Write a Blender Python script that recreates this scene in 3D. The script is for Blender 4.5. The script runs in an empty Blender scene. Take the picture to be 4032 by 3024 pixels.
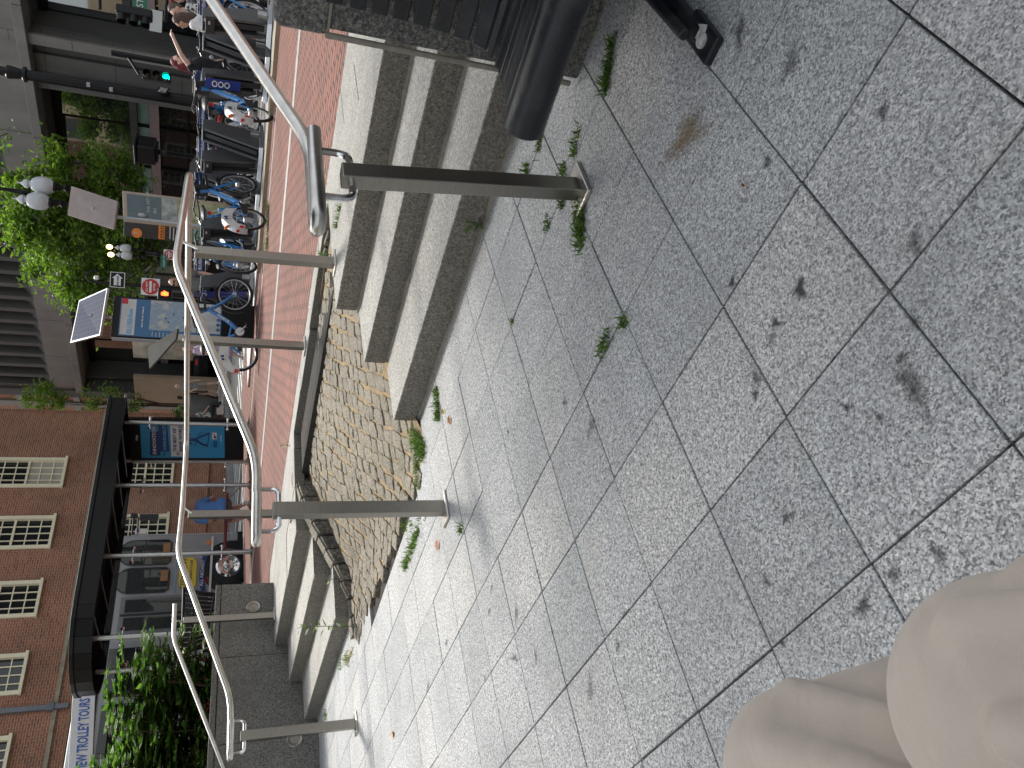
import bpy, bmesh, math, random
from mathutils import Vector, Matrix, noise
R = math.radians
rnd = random.Random(7)
C = bpy.context.scene.collection
S = bpy.context.scene

# ---------------------------------------------------------------- camera
# world: x runs along the steps (to the near right), y climbs the steps towards the street, z up
CAMH = 1.12
PITCH, ROLL, FPX = R(20.45), R(2.69), 3000.0
sa = R(138.7)
AX = Vector((math.sin(sa), -math.cos(sa), 0))      # horizontal "right" of the view
AF = Vector((math.cos(sa), math.sin(sa), 0))       # horizontal "forward" of the view
AU = Vector((0, 0, 1))
FWD = AF*math.cos(PITCH) - AU*math.sin(PITCH)
UP0 = AF*math.sin(PITCH) + AU*math.cos(PITCH)
RIGHT = AX*math.cos(ROLL) + UP0*math.sin(ROLL)
DOWN = AX*math.sin(ROLL) - UP0*math.cos(ROLL)
EYE = Vector((0, 0, CAMH))
cam = bpy.data.cameras.new('camera'); cam_o = bpy.data.objects.new('camera', cam); C.objects.link(cam_o)
cam.sensor_width = 36; cam.lens = 36*FPX/4032; cam.clip_start = .02; cam.clip_end = 600
M = Matrix.Identity(4)
for i in range(3):
    M[i][0] = DOWN[i]; M[i][1] = RIGHT[i]; M[i][2] = -FWD[i]; M[i][3] = EYE[i]
cam_o.matrix_world = M
S.camera = cam_o

def ray(X, Y):
    return FWD*FPX + RIGHT*(3024-Y-1512) + DOWN*(X-2016)
def atz(X, Y, z):
    d = ray(X, Y); return EYE + d*((z-CAMH)/d.z)
def at(X, Y, dist):
    d = ray(X, Y); return EYE + d*(dist/math.hypot(d.x, d.y))
def atdepth(X, Y, dep):
    d = ray(X, Y); return EYE + d*(dep/FPX)
def onp(X, Y, p):
    d = ray(X, Y); return EYE + d*(p/d.x)
def onplane(X, Y, P0, n):
    d = ray(X, Y); return EYE + d*((P0-EYE).dot(n)/d.dot(n))
def Z1(x0, y0, w):
    return lambda x, y: (x0+x*w/2212, y0+y*w/2212)
R1 = Z1(0, 0, 1100); R2 = Z1(0, 800, 1100); R3 = Z1(0, 1500, 1100); R4 = Z1(0, 2200, 1100)

# ---------------------------------------------------------------- light
w = bpy.data.worlds.new('World'); S.world = w; w.use_nodes = True
wn = w.node_tree; wn.nodes.clear()
sky = wn.nodes.new('ShaderNodeTexSky'); sky.sky_type = 'NISHITA'; sky.sun_disc = False
bg = wn.nodes.new('ShaderNodeBackground'); bg.inputs[1].default_value = .15
wo = wn.nodes.new('ShaderNodeOutputWorld')
hs = wn.nodes.new('ShaderNodeHueSaturation'); hs.inputs['Saturation'].default_value = .32
wn.links.new(sky.outputs[0], hs.inputs['Color']); wn.links.new(hs.outputs[0], bg.inputs[0]); wn.links.new(bg.outputs[0], wo.inputs[0])
SUND = Vector((-.80, .60, 0)).normalized()*math.cos(R(57)) + Vector((0, 0, math.sin(R(57))))
sky.sun_elevation = R(57); sky.sun_rotation = math.atan2(SUND.x, SUND.y)
sky.air_density = 1.3; sky.dust_density = 3.0; sky.ozone_density = 1.0
sun = bpy.data.lights.new('sun', 'SUN'); sun.energy = 2.1; sun.angle = R(8.0); sun.color = (1, .955, .88)
sun_o = bpy.data.objects.new('sun', sun); C.objects.link(sun_o)
sun_o.rotation_euler = SUND.to_track_quat('Z', 'Y').to_euler(); sun_o.location = SUND*50
S.view_settings.view_transform = 'Standard'; S.view_settings.look = 'None'; S.view_settings.gamma = 1
S.view_settings.use_curve_mapping = False; S.view_settings.exposure = 0.90
S.render.engine = 'CYCLES'

# ---------------------------------------------------------------- helpers
def tag(o, label=None, cat=None, group=None, kind=None):
    if label: o['label'] = label
    if cat: o['category'] = cat
    if group: o['group'] = group
    if kind: o['kind'] = kind
    return o
def thing(name, label, cat, loc=(0, 0, 0), rz=0, group=None):
    o = bpy.data.objects.new(name, None); C.objects.link(o)
    o.empty_display_size = .1
    o.location = loc; o.rotation_euler = (0, 0, rz)
    return tag(o, label, cat, group)
def copy_tree(o, parent=None):
    c = o.copy(); C.objects.link(c); c.parent = parent
    for ch in list(o.children): copy_tree(ch, c)
    return c

class MB:
    """collects shapes for one mesh; world coordinates unless the parent is a prototype"""
    def __init__(s): s.v = []; s.f = []
    def add(s, vs, fs):
        n = len(s.v); s.v += [Vector(v) for v in vs]; s.f += [tuple(i+n for i in f) for f in fs]; return s
    def box(s, c, size, rz=0, rx=0, ry=0, M=None):
        c = Vector(c); h = Vector(size)/2
        m = Matrix.Rotation(rz, 3, 'Z') @ Matrix.Rotation(ry, 3, 'Y') @ Matrix.Rotation(rx, 3, 'X')
        if M is not None: m = M
        vs = [c + m @ Vector((x*h.x, y*h.y, z*h.z)) for x, y, z in ((-1,-1,-1),(1,-1,-1),(1,1,-1),(-1,1,-1),(-1,-1,1),(1,-1,1),(1,1,1),(-1,1,1))]
        return s.add(vs, [(0,3,2,1),(4,5,6,7),(0,1,5,4),(1,2,6,5),(2,3,7,6),(3,0,4,7)])
    def hexa(s, b, t):
        return s.add(list(b)+list(t), [(0,3,2,1),(4,5,6,7),(0,1,5,4),(1,2,6,5),(2,3,7,6),(3,0,4,7)])
    def prism(s, poly, ext):
        """poly: list of points, ext: extrusion vector"""
        n = len(poly); ext = Vector(ext); a = [Vector(p) for p in poly]
        return s.add(a+[p+ext for p in a], [tuple(range(n))[::-1], tuple(range(n, 2*n))]+[(i, (i+1) % n, n+(i+1) % n, n+i) for i in range(n)])
    def quad(s, a, b, c, d): return s.add([a, b, c, d], [(0, 1, 2, 3)])
    def plate(s, a, b, c, d, t):
        """a flat quad with thickness t on its back"""
        a, b, c, d = map(Vector, (a, b, c, d)); n = (b-a).cross(d-a).normalized()*-t
        return s.hexa([a+n, b+n, c+n, d+n], [a, b, c, d])
    def tube(s, pts, r, n=10, caps=True, closed=False):
        pts = [Vector(p) for p in pts]; m = len(pts)
        rr = r if isinstance(r, (list, tuple)) else [r]*m
        ref = None; rings = []
        for i, p in enumerate(pts):
            if closed: t = pts[(i+1) % m]-pts[i-1]
            else: t = pts[min(i+1, m-1)]-pts[max(i-1, 0)]
            t.normalize()
            if ref is None:
                ref = Vector((0, 0, 1)) if abs(t.z) < .9 else Vector((1, 0, 0))
            u = (ref - t*ref.dot(t)).normalized(); ref = u; v = t.cross(u)
            rings.append([p + (u*math.cos(2*math.pi*k/n)+v*math.sin(2*math.pi*k/n))*rr[i] for k in range(n)])
        vs = [x for rg in rings for x in rg]; fs = []
        for i in range(m if closed else m-1):
            j = (i+1) % m
            for k in range(n): fs.append((i*n+k, i*n+(k+1) % n, j*n+(k+1) % n, j*n+k))
        if caps and not closed:
            fs.append(tuple(range(n))[::-1]); fs.append(tuple((m-1)*n+k for k in range(n)))
        return s.add(vs, fs)
    def lathe(s, c, prof, n=16, axis='Z', M=None):
        """prof: [(r,h)...]"""
        c = Vector(c); vs = []; fs = []
        for r, h in prof:
            for k in range(n):
                a = 2*math.pi*k/n; p = Vector((r*math.cos(a), r*math.sin(a), h))
                if axis == 'X': p = Vector((p.z, p.x, p.y))
                if axis == 'Y': p = Vector((p.x, p.z, p.y))
                if M is not None: p = M @ p
                vs.append(c+p)
        for i in range(len(prof)-1):
            for k in range(n): fs.append((i*n+k, i*n+(k+1) % n, (i+1)*n+(k+1) % n, (i+1)*n+k))
        fs.append(tuple(range(n))[::-1]); fs.append(tuple((len(prof)-1)*n+k for k in range(n)))
        return s.add(vs, fs)
    def sphere(s, c, r, n=12, sc=(1, 1, 1), M=None):
        c = Vector(c); vs = []; fs = []
        h = n//2
        for i in range(1, h):
            th = math.pi*i/h
            for k in range(n):
                a = 2*math.pi*k/n; p = Vector((r*sc[0]*math.sin(th)*math.cos(a), r*sc[1]*math.sin(th)*math.sin(a), r*sc[2]*math.cos(th)))
                vs.append(c + (M @ p if M is not None else p))
        for i in range(h-2):
            for k in range(n): fs.append((i*n+k, (i+1)*n+k, (i+1)*n+(k+1) % n, i*n+(k+1) % n))
        t = Vector((0, 0, r*sc[2])); b = -t
        vs += [c+(M @ t if M is not None else t), c+(M @ b if M is not None else b)]; T = len(vs)-2
        for k in range(n):
            fs.append((T, k, (k+1) % n)); fs.append((T+1, (h-2)*n+(k+1) % n, (h-2)*n+k))
        return s.add(vs, fs)
    def capsule(s, a, b, ra, rb, n=10):
        a, b = Vector(a), Vector(b); t = (b-a); L = t.length; t.normalize()
        pts = [a-t*ra*.95, a-t*ra*.7, a-t*ra*.35, a, a+(b-a)*.33, a+(b-a)*.66, b, b+t*rb*.35, b+t*rb*.7, b+t*rb*.95]
        rs = [ra*.25, ra*.71, ra*.94, ra, ra*.67+rb*.33, ra*.34+rb*.66, rb, rb*.94, rb*.71, rb*.25]
        return s.tube(pts, rs, n)
    def build(s, name, mat, parent=None, smooth=False, bevel=0, local=False, kind=None, seg=2):
        me = bpy.data.meshes.new(name)
        off = Vector((0, 0, 0))
        o = bpy.data.objects.new(name, me)
        if parent is not None and not local:
            root = Matrix.Identity(4); q = parent; ch = []
            while q is not None: ch.append(q); q = q.parent
            for q in reversed(ch):
                root = root @ (Matrix.Translation(q.location) @ q.rotation_euler.to_matrix().to_4x4())
            inv = root.inverted()
            vs = [inv @ v for v in s.v]
        else: vs = s.v
        me.from_pydata([tuple(v) for v in vs], [], s.f); me.update()
        if smooth:
            me.polygons.foreach_set('use_smooth', [True]*len(me.polygons))
            me.set_sharp_from_angle(angle=R(38))
        me.materials.append(mat)
        C.objects.link(o)
        if parent is not None: o.parent = parent
        if bevel:
            m = o.modifiers.new('bevel', 'BEVEL'); m.width = bevel; m.segments = seg; m.limit_method = 'ANGLE'; m.angle_limit = R(40)
        if kind: o['kind'] = kind
        return o

def text_mb(txt, size, origin, xdir, ydir, extrude=.004, align='LEFT', mb=None, shear=0, bold=0, wx=1.0):
    cu = bpy.data.curves.new('t', 'FONT'); cu.body = txt; cu.size = size; cu.align_x = align; cu.shear = shear; cu.offset = bold
    cu.resolution_u = 2; cu.extrude = extrude/2
    o = bpy.data.objects.new('t', cu); C.objects.link(o)
    me = o.to_mesh()
    xd, yd = Vector(xdir).normalized(), Vector(ydir).normalized(); n = xd.cross(yd)
    o3 = Vector(origin)
    vs = [o3 + xd*v.co.x*wx + yd*v.co.y + n*(v.co.z+extrude/2) for v in me.vertices]
    fs = [tuple(p.vertices) for p in me.polygons]
    o.to_mesh_clear(); bpy.data.objects.remove(o); bpy.data.curves.remove(cu)
    mb = mb or MB(); mb.add(vs, fs); return mb

# ---------------------------------------------------------------- materials
def newmat(name):
    m = bpy.data.materials.new(name); m.use_nodes = True
    nt = m.node_tree; b = nt.nodes['Principled BSDF']
    return m, nt, b
def N(nt, t, **k):
    n = nt.nodes.new(t)
    for a, v in k.items():
        if a in ('inp',):
            for i, x in v.items(): n.inputs[i].default_value = x
        else: setattr(n, a, v)
    return n
def ramp(nt, fac, stops):
    r = nt.nodes.new('ShaderNodeValToRGB'); e = r.color_ramp.elements
    while len(e) > 1: e.remove(e[0])
    e[0].position = stops[0][0]; e[0].color = (*stops[0][1], 1)
    for p, c in stops[1:]:
        x = e.new(p); x.color = (*c, 1)
    nt.links.new(fac, r.inputs[0]); return r.outputs[0]
def mix(nt, fac, a, b, mode='MIX'):
    m = nt.nodes.new('ShaderNodeMix'); m.data_type = 'RGBA'; m.blend_type = mode
    for s_, i in ((fac, 0), (a, 6), (b, 7)):
        if isinstance(s_, (int, float)): m.inputs[i].default_value = s_
        elif isinstance(s_, tuple): m.inputs[i].default_value = (*s_, 1)
        else: nt.links.new(s_, m.inputs[i])
    return m.outputs[2]
def mathn(nt, op, a, b=0.0, clamp=False):
    m = nt.nodes.new('ShaderNodeMath'); m.operation = op; m.use_clamp = clamp
    for s_, i in ((a, 0), (b, 1)):
        if isinstance(s_, (int, float)): m.inputs[i].default_value = s_
        else: nt.links.new(s_, m.inputs[i])
    return m.outputs[0]
def coord(nt, kind='Object', scale=None, rot=None):
    tc = nt.nodes.new('ShaderNodeTexCoord'); out = tc.outputs[kind]
    if scale or rot:
        mp = nt.nodes.new('ShaderNodeMapping')
        if scale: mp.inputs['Scale'].default_value = scale if isinstance(scale, tuple) else (scale,)*3
        if rot: mp.inputs['Rotation'].default_value = rot
        nt.links.new(out, mp.inputs[0]); out = mp.outputs[0]
    return out
def noise_t(nt, co, scale, detail=4, rough=.6):
    n = nt.nodes.new('ShaderNodeTexNoise'); n.inputs['Scale'].default_value = scale; n.inputs['Detail'].default_value = detail
    n.inputs['Roughness'].default_value = rough; nt.links.new(co, n.inputs['Vector']); return n.outputs['Fac']
def bump(nt, b, h, strength=.3, dist=.01):
    n = nt.nodes.new('ShaderNodeBump'); n.inputs['Strength'].default_value = strength; n.inputs['Distance'].default_value = dist
    nt.links.new(h, n.inputs['Height']); nt.links.new(n.outputs[0], b.inputs['Normal'])
def simple(name, col, rough=.6, metal=0, var=.12, nscale=6, bmp=0, coat=0, spec=None):
    m, nt, b = newmat(name)
    co = coord(nt)
    f = noise_t(nt, co, nscale, 5, .65)
    d = tuple(c*(1-var) for c in col); l = tuple(min(1, c*(1+var)) for c in col)
    nt.links.new(ramp(nt, f, [(.3, d), (.7, l)]), b.inputs['Base Color'])
    b.inputs['Roughness'].default_value = rough; b.inputs['Metallic'].default_value = metal
    if coat: b.inputs['Coat Weight'].default_value = coat
    if spec is not None: b.inputs['Specular IOR Level'].default_value = spec
    if bmp: bump(nt, b, noise_t(nt, co, nscale*8, 4), bmp, .004)
    return m

def granite(name, light=(.66, .665, .66), mid=(.365, .372, .378), dark=(.045, .047, .05), scale=250, island=True, stain=.5, tint=None, grime_shade=0, warm=(.42, .38, .32)):
    m, nt, b = newmat(name)
    co = coord(nt)
    v = N(nt, 'ShaderNodeTexVoronoi', inp={'Scale': scale}); nt.links.new(co, v.inputs['Vector'])
    sep = N(nt, 'ShaderNodeSeparateColor'); nt.links.new(v.outputs['Color'], sep.inputs[0])
    grain = ramp(nt, sep.outputs[0], [(0, dark), (.20, dark), (.34, mid), (.62, mid), (.80, light), (1, tuple(min(1, c*1.25) for c in light))])
    n2 = noise_t(nt, co, scale*.35, 3, .7)
    grain = mix(nt, .45, grain, ramp(nt, n2, [(.36, tuple(c*.5 for c in mid)), (.5, mid), (.64, light)]))
    # coarse cloudiness
    n3 = noise_t(nt, co, 1.7, 6, .62)
    grain = mix(nt, mathn(nt, 'MULTIPLY', ramp(nt, n3, [(.38, (1, 1, 1)), (.56, (0, 0, 0))]), .32), grain, tuple(c*.55 for c in mid), 'MIX')
    n4 = noise_t(nt, co, 4.2, 4, .6)
    grain = mix(nt, mathn(nt, 'MULTIPLY', ramp(nt, n4, [(.60, (0, 0, 0)), (.74, (1, 1, 1))]), .22*stain*2), grain, warm)
    # small dark old spots
    n5 = noise_t(nt, co, 9.0, 5, .75)
    grain = mix(nt, mathn(nt, 'MULTIPLY', ramp(nt, n5, [(.655, (0, 0, 0)), (.70, (1, 1, 1))]), .62*stain*2, True), grain, (.06, .06, .06))
    if island:
        g = N(nt, 'ShaderNodeNewGeometry')
        t = ramp(nt, g.outputs['Random Per Island'], [(0, (.84, .85, .855)), (.5, (.94, .945, .95)), (1, (1.04, 1.02, 1.0))])
        grain = mix(nt, 1.0, grain, t, 'MULTIPLY')
    if grime_shade:  # steep faces darkened: riser shade put into the colour, together with dirt
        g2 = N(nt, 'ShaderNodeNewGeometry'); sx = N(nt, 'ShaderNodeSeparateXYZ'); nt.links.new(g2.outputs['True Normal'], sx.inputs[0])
        grain = mix(nt, mathn(nt, 'MULTIPLY', ramp(nt, sx.outputs[2], [(.3, (1, 1, 1)), (.75, (0, 0, 0))]), grime_shade), grain, mix(nt, 1.0, grain, (.42, .38, .32), 'MULTIPLY'))
    if tint: grain = mix(nt, 1.0, grain, tint, 'MULTIPLY')
    nt.links.new(grain, b.inputs['Base Color'])
    b.inputs['Roughness'].default_value = .72; b.inputs['Specular IOR Level'].default_value = .35
    bump(nt, b, n2, .35, .003)
    return m

def brickmat(name, c1, c2, mortar, bw, bh, ms, axes='wall', dark=(.05, .04, .04), bmp=.5, off=.5, rot=None, msmooth=.1):
    m, nt, b = newmat(name)
    tc = N(nt, 'ShaderNodeTexCoord'); sp = N(nt, 'ShaderNodeSeparateXYZ'); nt.links.new(tc.outputs['Object'], sp.inputs[0])
    cb = N(nt, 'ShaderNodeCombineXYZ')
    if axes == 'wall':
        nt.links.new(mathn(nt, 'ADD', sp.outputs[0], sp.outputs[1]), cb.inputs[0]); nt.links.new(sp.outputs[2], cb.inputs[1])
    else:
        nt.links.new(sp.outputs[0], cb.inputs[0]); nt.links.new(sp.outputs[1], cb.inputs[1])
    co = cb.outputs[0]
    wob = N(nt, 'ShaderNodeTexNoise', inp={'Scale': 6.0}); nt.links.new(co, wob.inputs['Vector'])
    va = N(nt, 'ShaderNodeVectorMath', operation='SCALE'); nt.links.new(wob.outputs['Color'], va.inputs[0]); va.inputs['Scale'].default_value = .012
    vb = N(nt, 'ShaderNodeVectorMath', operation='ADD'); nt.links.new(co, vb.inputs[0]); nt.links.new(va.outputs[0], vb.inputs[1]); co2 = vb.outputs[0]
    if rot:
        mp = N(nt, 'ShaderNodeMapping'); mp.inputs['Rotation'].default_value = (0, 0, rot); nt.links.new(co2, mp.inputs[0]); co2 = mp.outputs[0]
    br = N(nt, 'ShaderNodeTexBrick', inp={'Color1': (*c1, 1), 'Color2': (*c2, 1), 'Mortar': (*mortar, 1), 'Scale': 1.0, 'Mortar Size': ms, 'Mortar Smooth': msmooth, 'Bias': 0.0, 'Brick Width': bw, 'Row Height': bh})
    br.offset = off; nt.links.new(co2, br.inputs['Vector'])
    col = br.outputs['Color']
    # individual burnt bricks
    vo = N(nt, 'ShaderNodeTexNoise', inp={'Scale': 1/bh*.9, 'Detail': 1.0}); nt.links.new(co2, vo.inputs['Vector'])
    col = mix(nt, mathn(nt, 'MULTIPLY', ramp(nt, vo.outputs['Fac'], [(.66, (0, 0, 0)), (.70, (1, 1, 1))]), .55), col, dark)
    n3 = noise_t(nt, co, .6, 5, .6)
    col = mix(nt, .5, col, mix(nt, 1.0, col, ramp(nt, n3, [(.35, (.62, .62, .62)), (.65, (1.25, 1.22, 1.2))]), 'MULTIPLY'))
    n4 = noise_t(nt, tc.outputs['Object'], 40, 4, .7)
    col = mix(nt, .5, col, mix(nt, 1.0, col, ramp(nt, n4, [(.3, (.6, .6, .6)), (.7, (1.35, 1.35, 1.35))]), 'MULTIPLY'))
    nt.links.new(col, b.inputs['Base Color']); b.inputs['Roughness'].default_value = .85
    bump(nt, b, mathn(nt, 'SUBTRACT', n4, mathn(nt, 'MULTIPLY', br.outputs['Fac'], 2.0)), bmp, .004)
    return m

def steel(name, col=(.46, .45, .43), rough=.30, sc=(3, 3, 60)):
    m, nt, b = newmat(name)
    co = coord(nt, 'Object', sc)
    f = noise_t(nt, co, 8, 6, .7)
    nt.links.new(ramp(nt, f, [(.3, tuple(c*.78 for c in col)), (.7, tuple(c*1.1 for c in col))]), b.inputs['Base Color'])
    b.inputs['Metallic'].default_value = 1.0
    nt.links.new(ramp(nt, noise_t(nt, coord(nt), 2.5, 3), [(.3, (rough*.9,)*3), (.7, (rough*1.15,)*3)]), b.inputs['Roughness'])
    return m

def glass(name, col=(.6, .7, .68), alpha=.25, rough=.03):
    m, nt, b = newmat(name)
    b.inputs['Base Color'].default_value = (*col, 1); b.inputs['Roughness'].default_value = rough
    b.inputs['Specular IOR Level'].default_value = .8
    b.inputs['Alpha'].default_value = alpha
    return m

def foliage(name, c1, c2, c3):
    c1, c2, c3 = [tuple(x*.82 for x in c) for c in (c1, c2, c3)]
    m, nt, b = newmat(name)
    g = N(nt, 'ShaderNodeNewGeometry')
    col = ramp(nt, g.outputs['Random Per Island'], [(0, c1), (.5, c2), (1, c3)])
    nt.links.new(col, b.inputs['Base Color']); b.inputs['Roughness'].default_value = .5
    tr = N(nt, 'ShaderNodeBsdfTranslucent'); nt.links.new(mix(nt, 1.0, col, (1.3, 1.5, .7), 'MULTIPLY'), tr.inputs[0])
    ms = N(nt, 'ShaderNodeMixShader'); ms.inputs[0].default_value = .48
    out = [n for n in nt.nodes if n.type == 'OUTPUT_MATERIAL'][0]
    nt.links.new(b.outputs[0], ms.inputs[1]); nt.links.new(tr.outputs[0], ms.inputs[2]); nt.links.new(ms.outputs[0], out.inputs[0])
    return m
def emis(name, col, st):
    m, nt, b = newmat(name); b.inputs['Base Color'].default_value = (*col, 1)
    b.inputs['Emission Color'].default_value = (*col, 1); b.inputs['Emission Strength'].default_value = st; return m

def benchmat():
    m, nt, b = newmat('bench_black'); co = coord(nt)
    f = noise_t(nt, co, 7, 6, .7); g = noise_t(nt, co, 120, 3, .7)
    c = mix(nt, mathn(nt, 'MULTIPLY', ramp(nt, f, [(.5, (0, 0, 0)), (.75, (1, 1, 1))]), .35), (.009, .011, .015), (.10, .10, .095))
    c = mix(nt, mathn(nt, 'MULTIPLY', ramp(nt, g, [(.66, (0, 0, 0)), (.72, (1, 1, 1))]), .25), c, (.16, .16, .15))
    nt.links.new(c, b.inputs['Base Color']); nt.links.new(ramp(nt, f, [(.35, (.26,)*3), (.7, (.52,)*3)]), b.inputs['Roughness'])
    bump(nt, b, g, .25, .003); return m
MG = dict(
 pave=granite('granite_paving', stain=.5),
 step=granite('granite_step', light=(.50, .485, .45), mid=(.32, .31, .285), dark=(.12, .12, .115), scale=150, stain=.22, grime_shade=.75),
 wall=granite('granite_wall', light=(.26, .25, .23), mid=(.125, .12, .11), dark=(.03, .03, .03), scale=150, stain=.2),
 wallcap=granite('granite_cap', light=(.5, .5, .48), mid=(.36, .36, .34), dark=(.16, .16, .16), scale=170, stain=.1),
 cobble=granite('cobble_stone', light=(.31, .275, .21), mid=(.175, .152, .112), dark=(.045, .04, .03), scale=150, stain=.5, warm=(.42, .32, .18)),
 curb=granite('rough_curb', light=(.22, .20, .17), mid=(.11, .10, .085), dark=(.03, .028, .025), scale=60, stain=.5),
 joint=simple('joint_dirt', (.030, .027, .023), .95, var=.5, nscale=20),
 mortar=simple('mortar', (.26, .235, .19), .95, var=.25, nscale=30, bmp=.6),
 sand=simple('sandy_mortar', (.27, .20, .115), .97, var=.28, nscale=14, bmp=.8),
 steel=steel('brushed_steel', (.33, .315, .285), .36), rail=steel('satin_rail', (.58, .56, .52), .30, (1.5, 1.5, 1.5)),
 black=simple('black_paint', (.006, .006, .007), .42, var=.3, spec=.3), benchm=benchmat(),
 rubber=simple('rubber', (.012, .012, .012), .8), blackpl=simple('black_plastic', (.02, .02, .022), .5),
 blue=simple('blue_paint', (.025, .18, .46), .28, var=.12, coat=.5), navy=simple('navy', (.01, .035, .16), .4), lblue=simple('light_blue', (.10, .42, .72), .45),
 white=simple('white_paint', (.68, .68, .66), .45, var=.06), offwhite=simple('off_white', (.55, .56, .54), .5, var=.08), silver=simple('silver_paint', (.42, .43, .44), .35, metal=.3, var=.08),
 chrome=steel('chrome', (.75, .75, .75), .12), dockgrey=simple('dock_grey', (.085, .087, .09), .45, metal=.3, var=.15), dockdark=simple('dock_dark', (.022, .023, .026), .5),
 alu=steel('aluminium', (.55, .56, .57), .38, (4, 4, 4)), orange=simple('orange', (.72, .22, .03), .5), red=simple('red_paint', (.50, .02, .02), .4),
 teal=simple('teal', (.0, .22, .22), .5), darkred=simple('dark_red', (.16, .012, .02), .35), yellow=simple('yellow', (.72, .55, .04), .5), greensign=simple('green_sign', (.01, .13, .08), .4),
 conc=None, leafg=foliage('leaf_green', (.075, .13, .022), (.15, .255, .04), (.26, .38, .065)), leafd=foliage('leaf_dark', (.020, .05, .012), (.05, .11, .020), (.11, .20, .035)),
 grass=foliage('grass', (.04, .085, .012), (.09, .17, .025), (.17, .25, .05)), bark=simple('bark', (.055, .042, .032), .9, var=.3, nscale=18, bmp=.6),
 glassdark=None, asphalt=simple('asphalt', (.075, .077, .08), .9, var=.2, nscale=30, bmp=.4),
)
# ---------------------------------------------------------------- extra materials
def concrete(name, c, streak=.3):
    m, nt, b = newmat(name); co = coord(nt)
    f = noise_t(nt, co, .9, 6, .6); g = noise_t(nt, co, 30, 4, .7)
    cs = coord(nt, 'Object', (1.6, 1.6, .12)); s = noise_t(nt, cs, 1.5, 5, .6)
    col = ramp(nt, f, [(.3, tuple(x*.85 for x in c)), (.7, tuple(x*1.1 for x in c))])
    col = mix(nt, .3, col, mix(nt, 1.0, col, ramp(nt, g, [(.3, (.7,)*3), (.7, (1.25,)*3)]), 'MULTIPLY'))
    col = mix(nt, streak, col, mix(nt, 1.0, col, ramp(nt, s, [(.35, (.5,)*3), (.65, (1.15,)*3)]), 'MULTIPLY'))
    nt.links.new(col, b.inputs['Base Color']); b.inputs['Roughness'].default_value = .8; return m
MG['conc'] = concrete('concrete', (.225, .208, .188)); MG['concd'] = concrete('dark_stone', (.085, .083, .078), .4); MG['concm'] = concrete('mid_stone', (.115, .110, .100), .4)
MG['beige'] = concrete('beige_stone', (.40, .33, .22)); MG['tan'] = concrete('tan_banner', (.34, .27, .19), .1)
MG['brickwall'] = brickmat('brick_wall', (.36, .130, .068), (.235, .082, .050), (.34, .27, .19), .215, .074, .011, bmp=.4, msmooth=.3)
MG['paver'] = brickmat('brick_paving', (.250, .098, .068), (.170, .078, .060), (.014, .012, .010), .215, .105, .012, axes='floor', dark=(.14, .09, .085))
MG['cream'] = simple('cream_paint', (.78, .70, .50), .5, var=.06)
def darkglass(name, c=(.012, .014, .016)):
    m, nt, b = newmat(name); b.inputs['Base Color'].default_value = (*c, 1); b.inputs['Roughness'].default_value = .03
    b.inputs['Specular IOR Level'].default_value = .6; b.inputs['IOR'].default_value = 1.5
    bump(nt, b, noise_t(nt, coord(nt), .8, 2), .04, .05); return m
MG['glassdark'] = darkglass('window_glass'); MG['mirror'] = darkglass('coated_glass', (.02, .022, .022)); MG['mirror'].node_tree.nodes['Principled BSDF'].inputs['IOR'].default_value = 2.6
MG['blind'] = simple('blind', (.36, .34, .29), .8); MG['greenglass'] = simple('green_glass', (.22, .31, .28), .15, var=.1); MG['pinkpanel'] = simple('pink_panel', (.33, .24, .24), .4)
MG['clear'] = glass('clear_glass', (.03, .04, .04), .08)

# ---------------------------------------------------------------- terrain
def gz(x, y):
    z = .45
    if y > 5.3: z += .035*(min(y, 16)-5.3)
    if y > 16: z += .075*(min(y, 30)-16)
    return z
def ong(X, Y, dz=0):
    z = .55
    for _ in range(40):
        P = atz(X, Y, min(z+dz, CAMH-.004)) if ray(X, Y).z < 0 else at(X, Y, 60)
        if P.xy.length > 90: P = at(X, Y, 60)
        z = .5*z+.5*gz(P.x, P.y)
    return Vector((P.x, P.y, z+dz))
def sheet(name, x0, x1, y0, y1, dz, mat, step=1.5, side=0, label=None):
    nx = max(1, int((x1-x0)/step)); ys = [y0]
    ks = [k for k in (5.3, 16, 30) if y0 < k < y1]
    ys = sorted(set([y0, y1]+ks+[y0+(y1-y0)*i/max(1, int((y1-y0)/step)) for i in range(int((y1-y0)/step)+1)]))
    xs = [x0+(x1-x0)*i/nx for i in range(nx+1)]
    vs = [(x, y, gz(x, y)+dz) for y in ys for x in xs]; n = len(xs)
    fs = [(j*n+i, j*n+i+1, (j+1)*n+i+1, (j+1)*n+i) for j in range(len(ys)-1) for i in range(n-1)]
    mb = MB().add(vs, fs)
    if side:
        loop = [i for i in range(n)]+[(j*n+n-1) for j in range(1, len(ys))]+[(len(ys)-1)*n+i for i in range(n-2, -1, -1)]+[j*n for j in range(len(ys)-2, 0, -1)]
        k = len(mb.v); mb.v += [Vector(vs[i])-Vector((0, 0, side)) for i in loop]; L = len(loop)
        mb.f += [(loop[(i+1) % L], loop[i], k+i, k+(i+1) % L) for i in range(L)]
    o = mb.build(name, mat); o['kind'] = 'structure'; return o
RX0, RX1, RY0, RY1 = -25.6, -16.8, 13.8, 20.6
base = MB(); base.box((-5, -12, -.12), (70, 35, .1)); base.build('ground', MG['joint'], kind='structure')
sheet('road', -140, 120, 5.29, 160, -.145, MG['asphalt'], 6)
MB().quad((-140, -60, .303), (RX1+.1, -60, .303), (RX1+.1, 5.295, .303), (-140, 5.295, .303)).build('road', MG['asphalt'], kind='structure')
sheet('brick_plaza', RX1, 40, 5.29, RY0, 0, MG['paver'], 1.5, .3)
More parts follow.
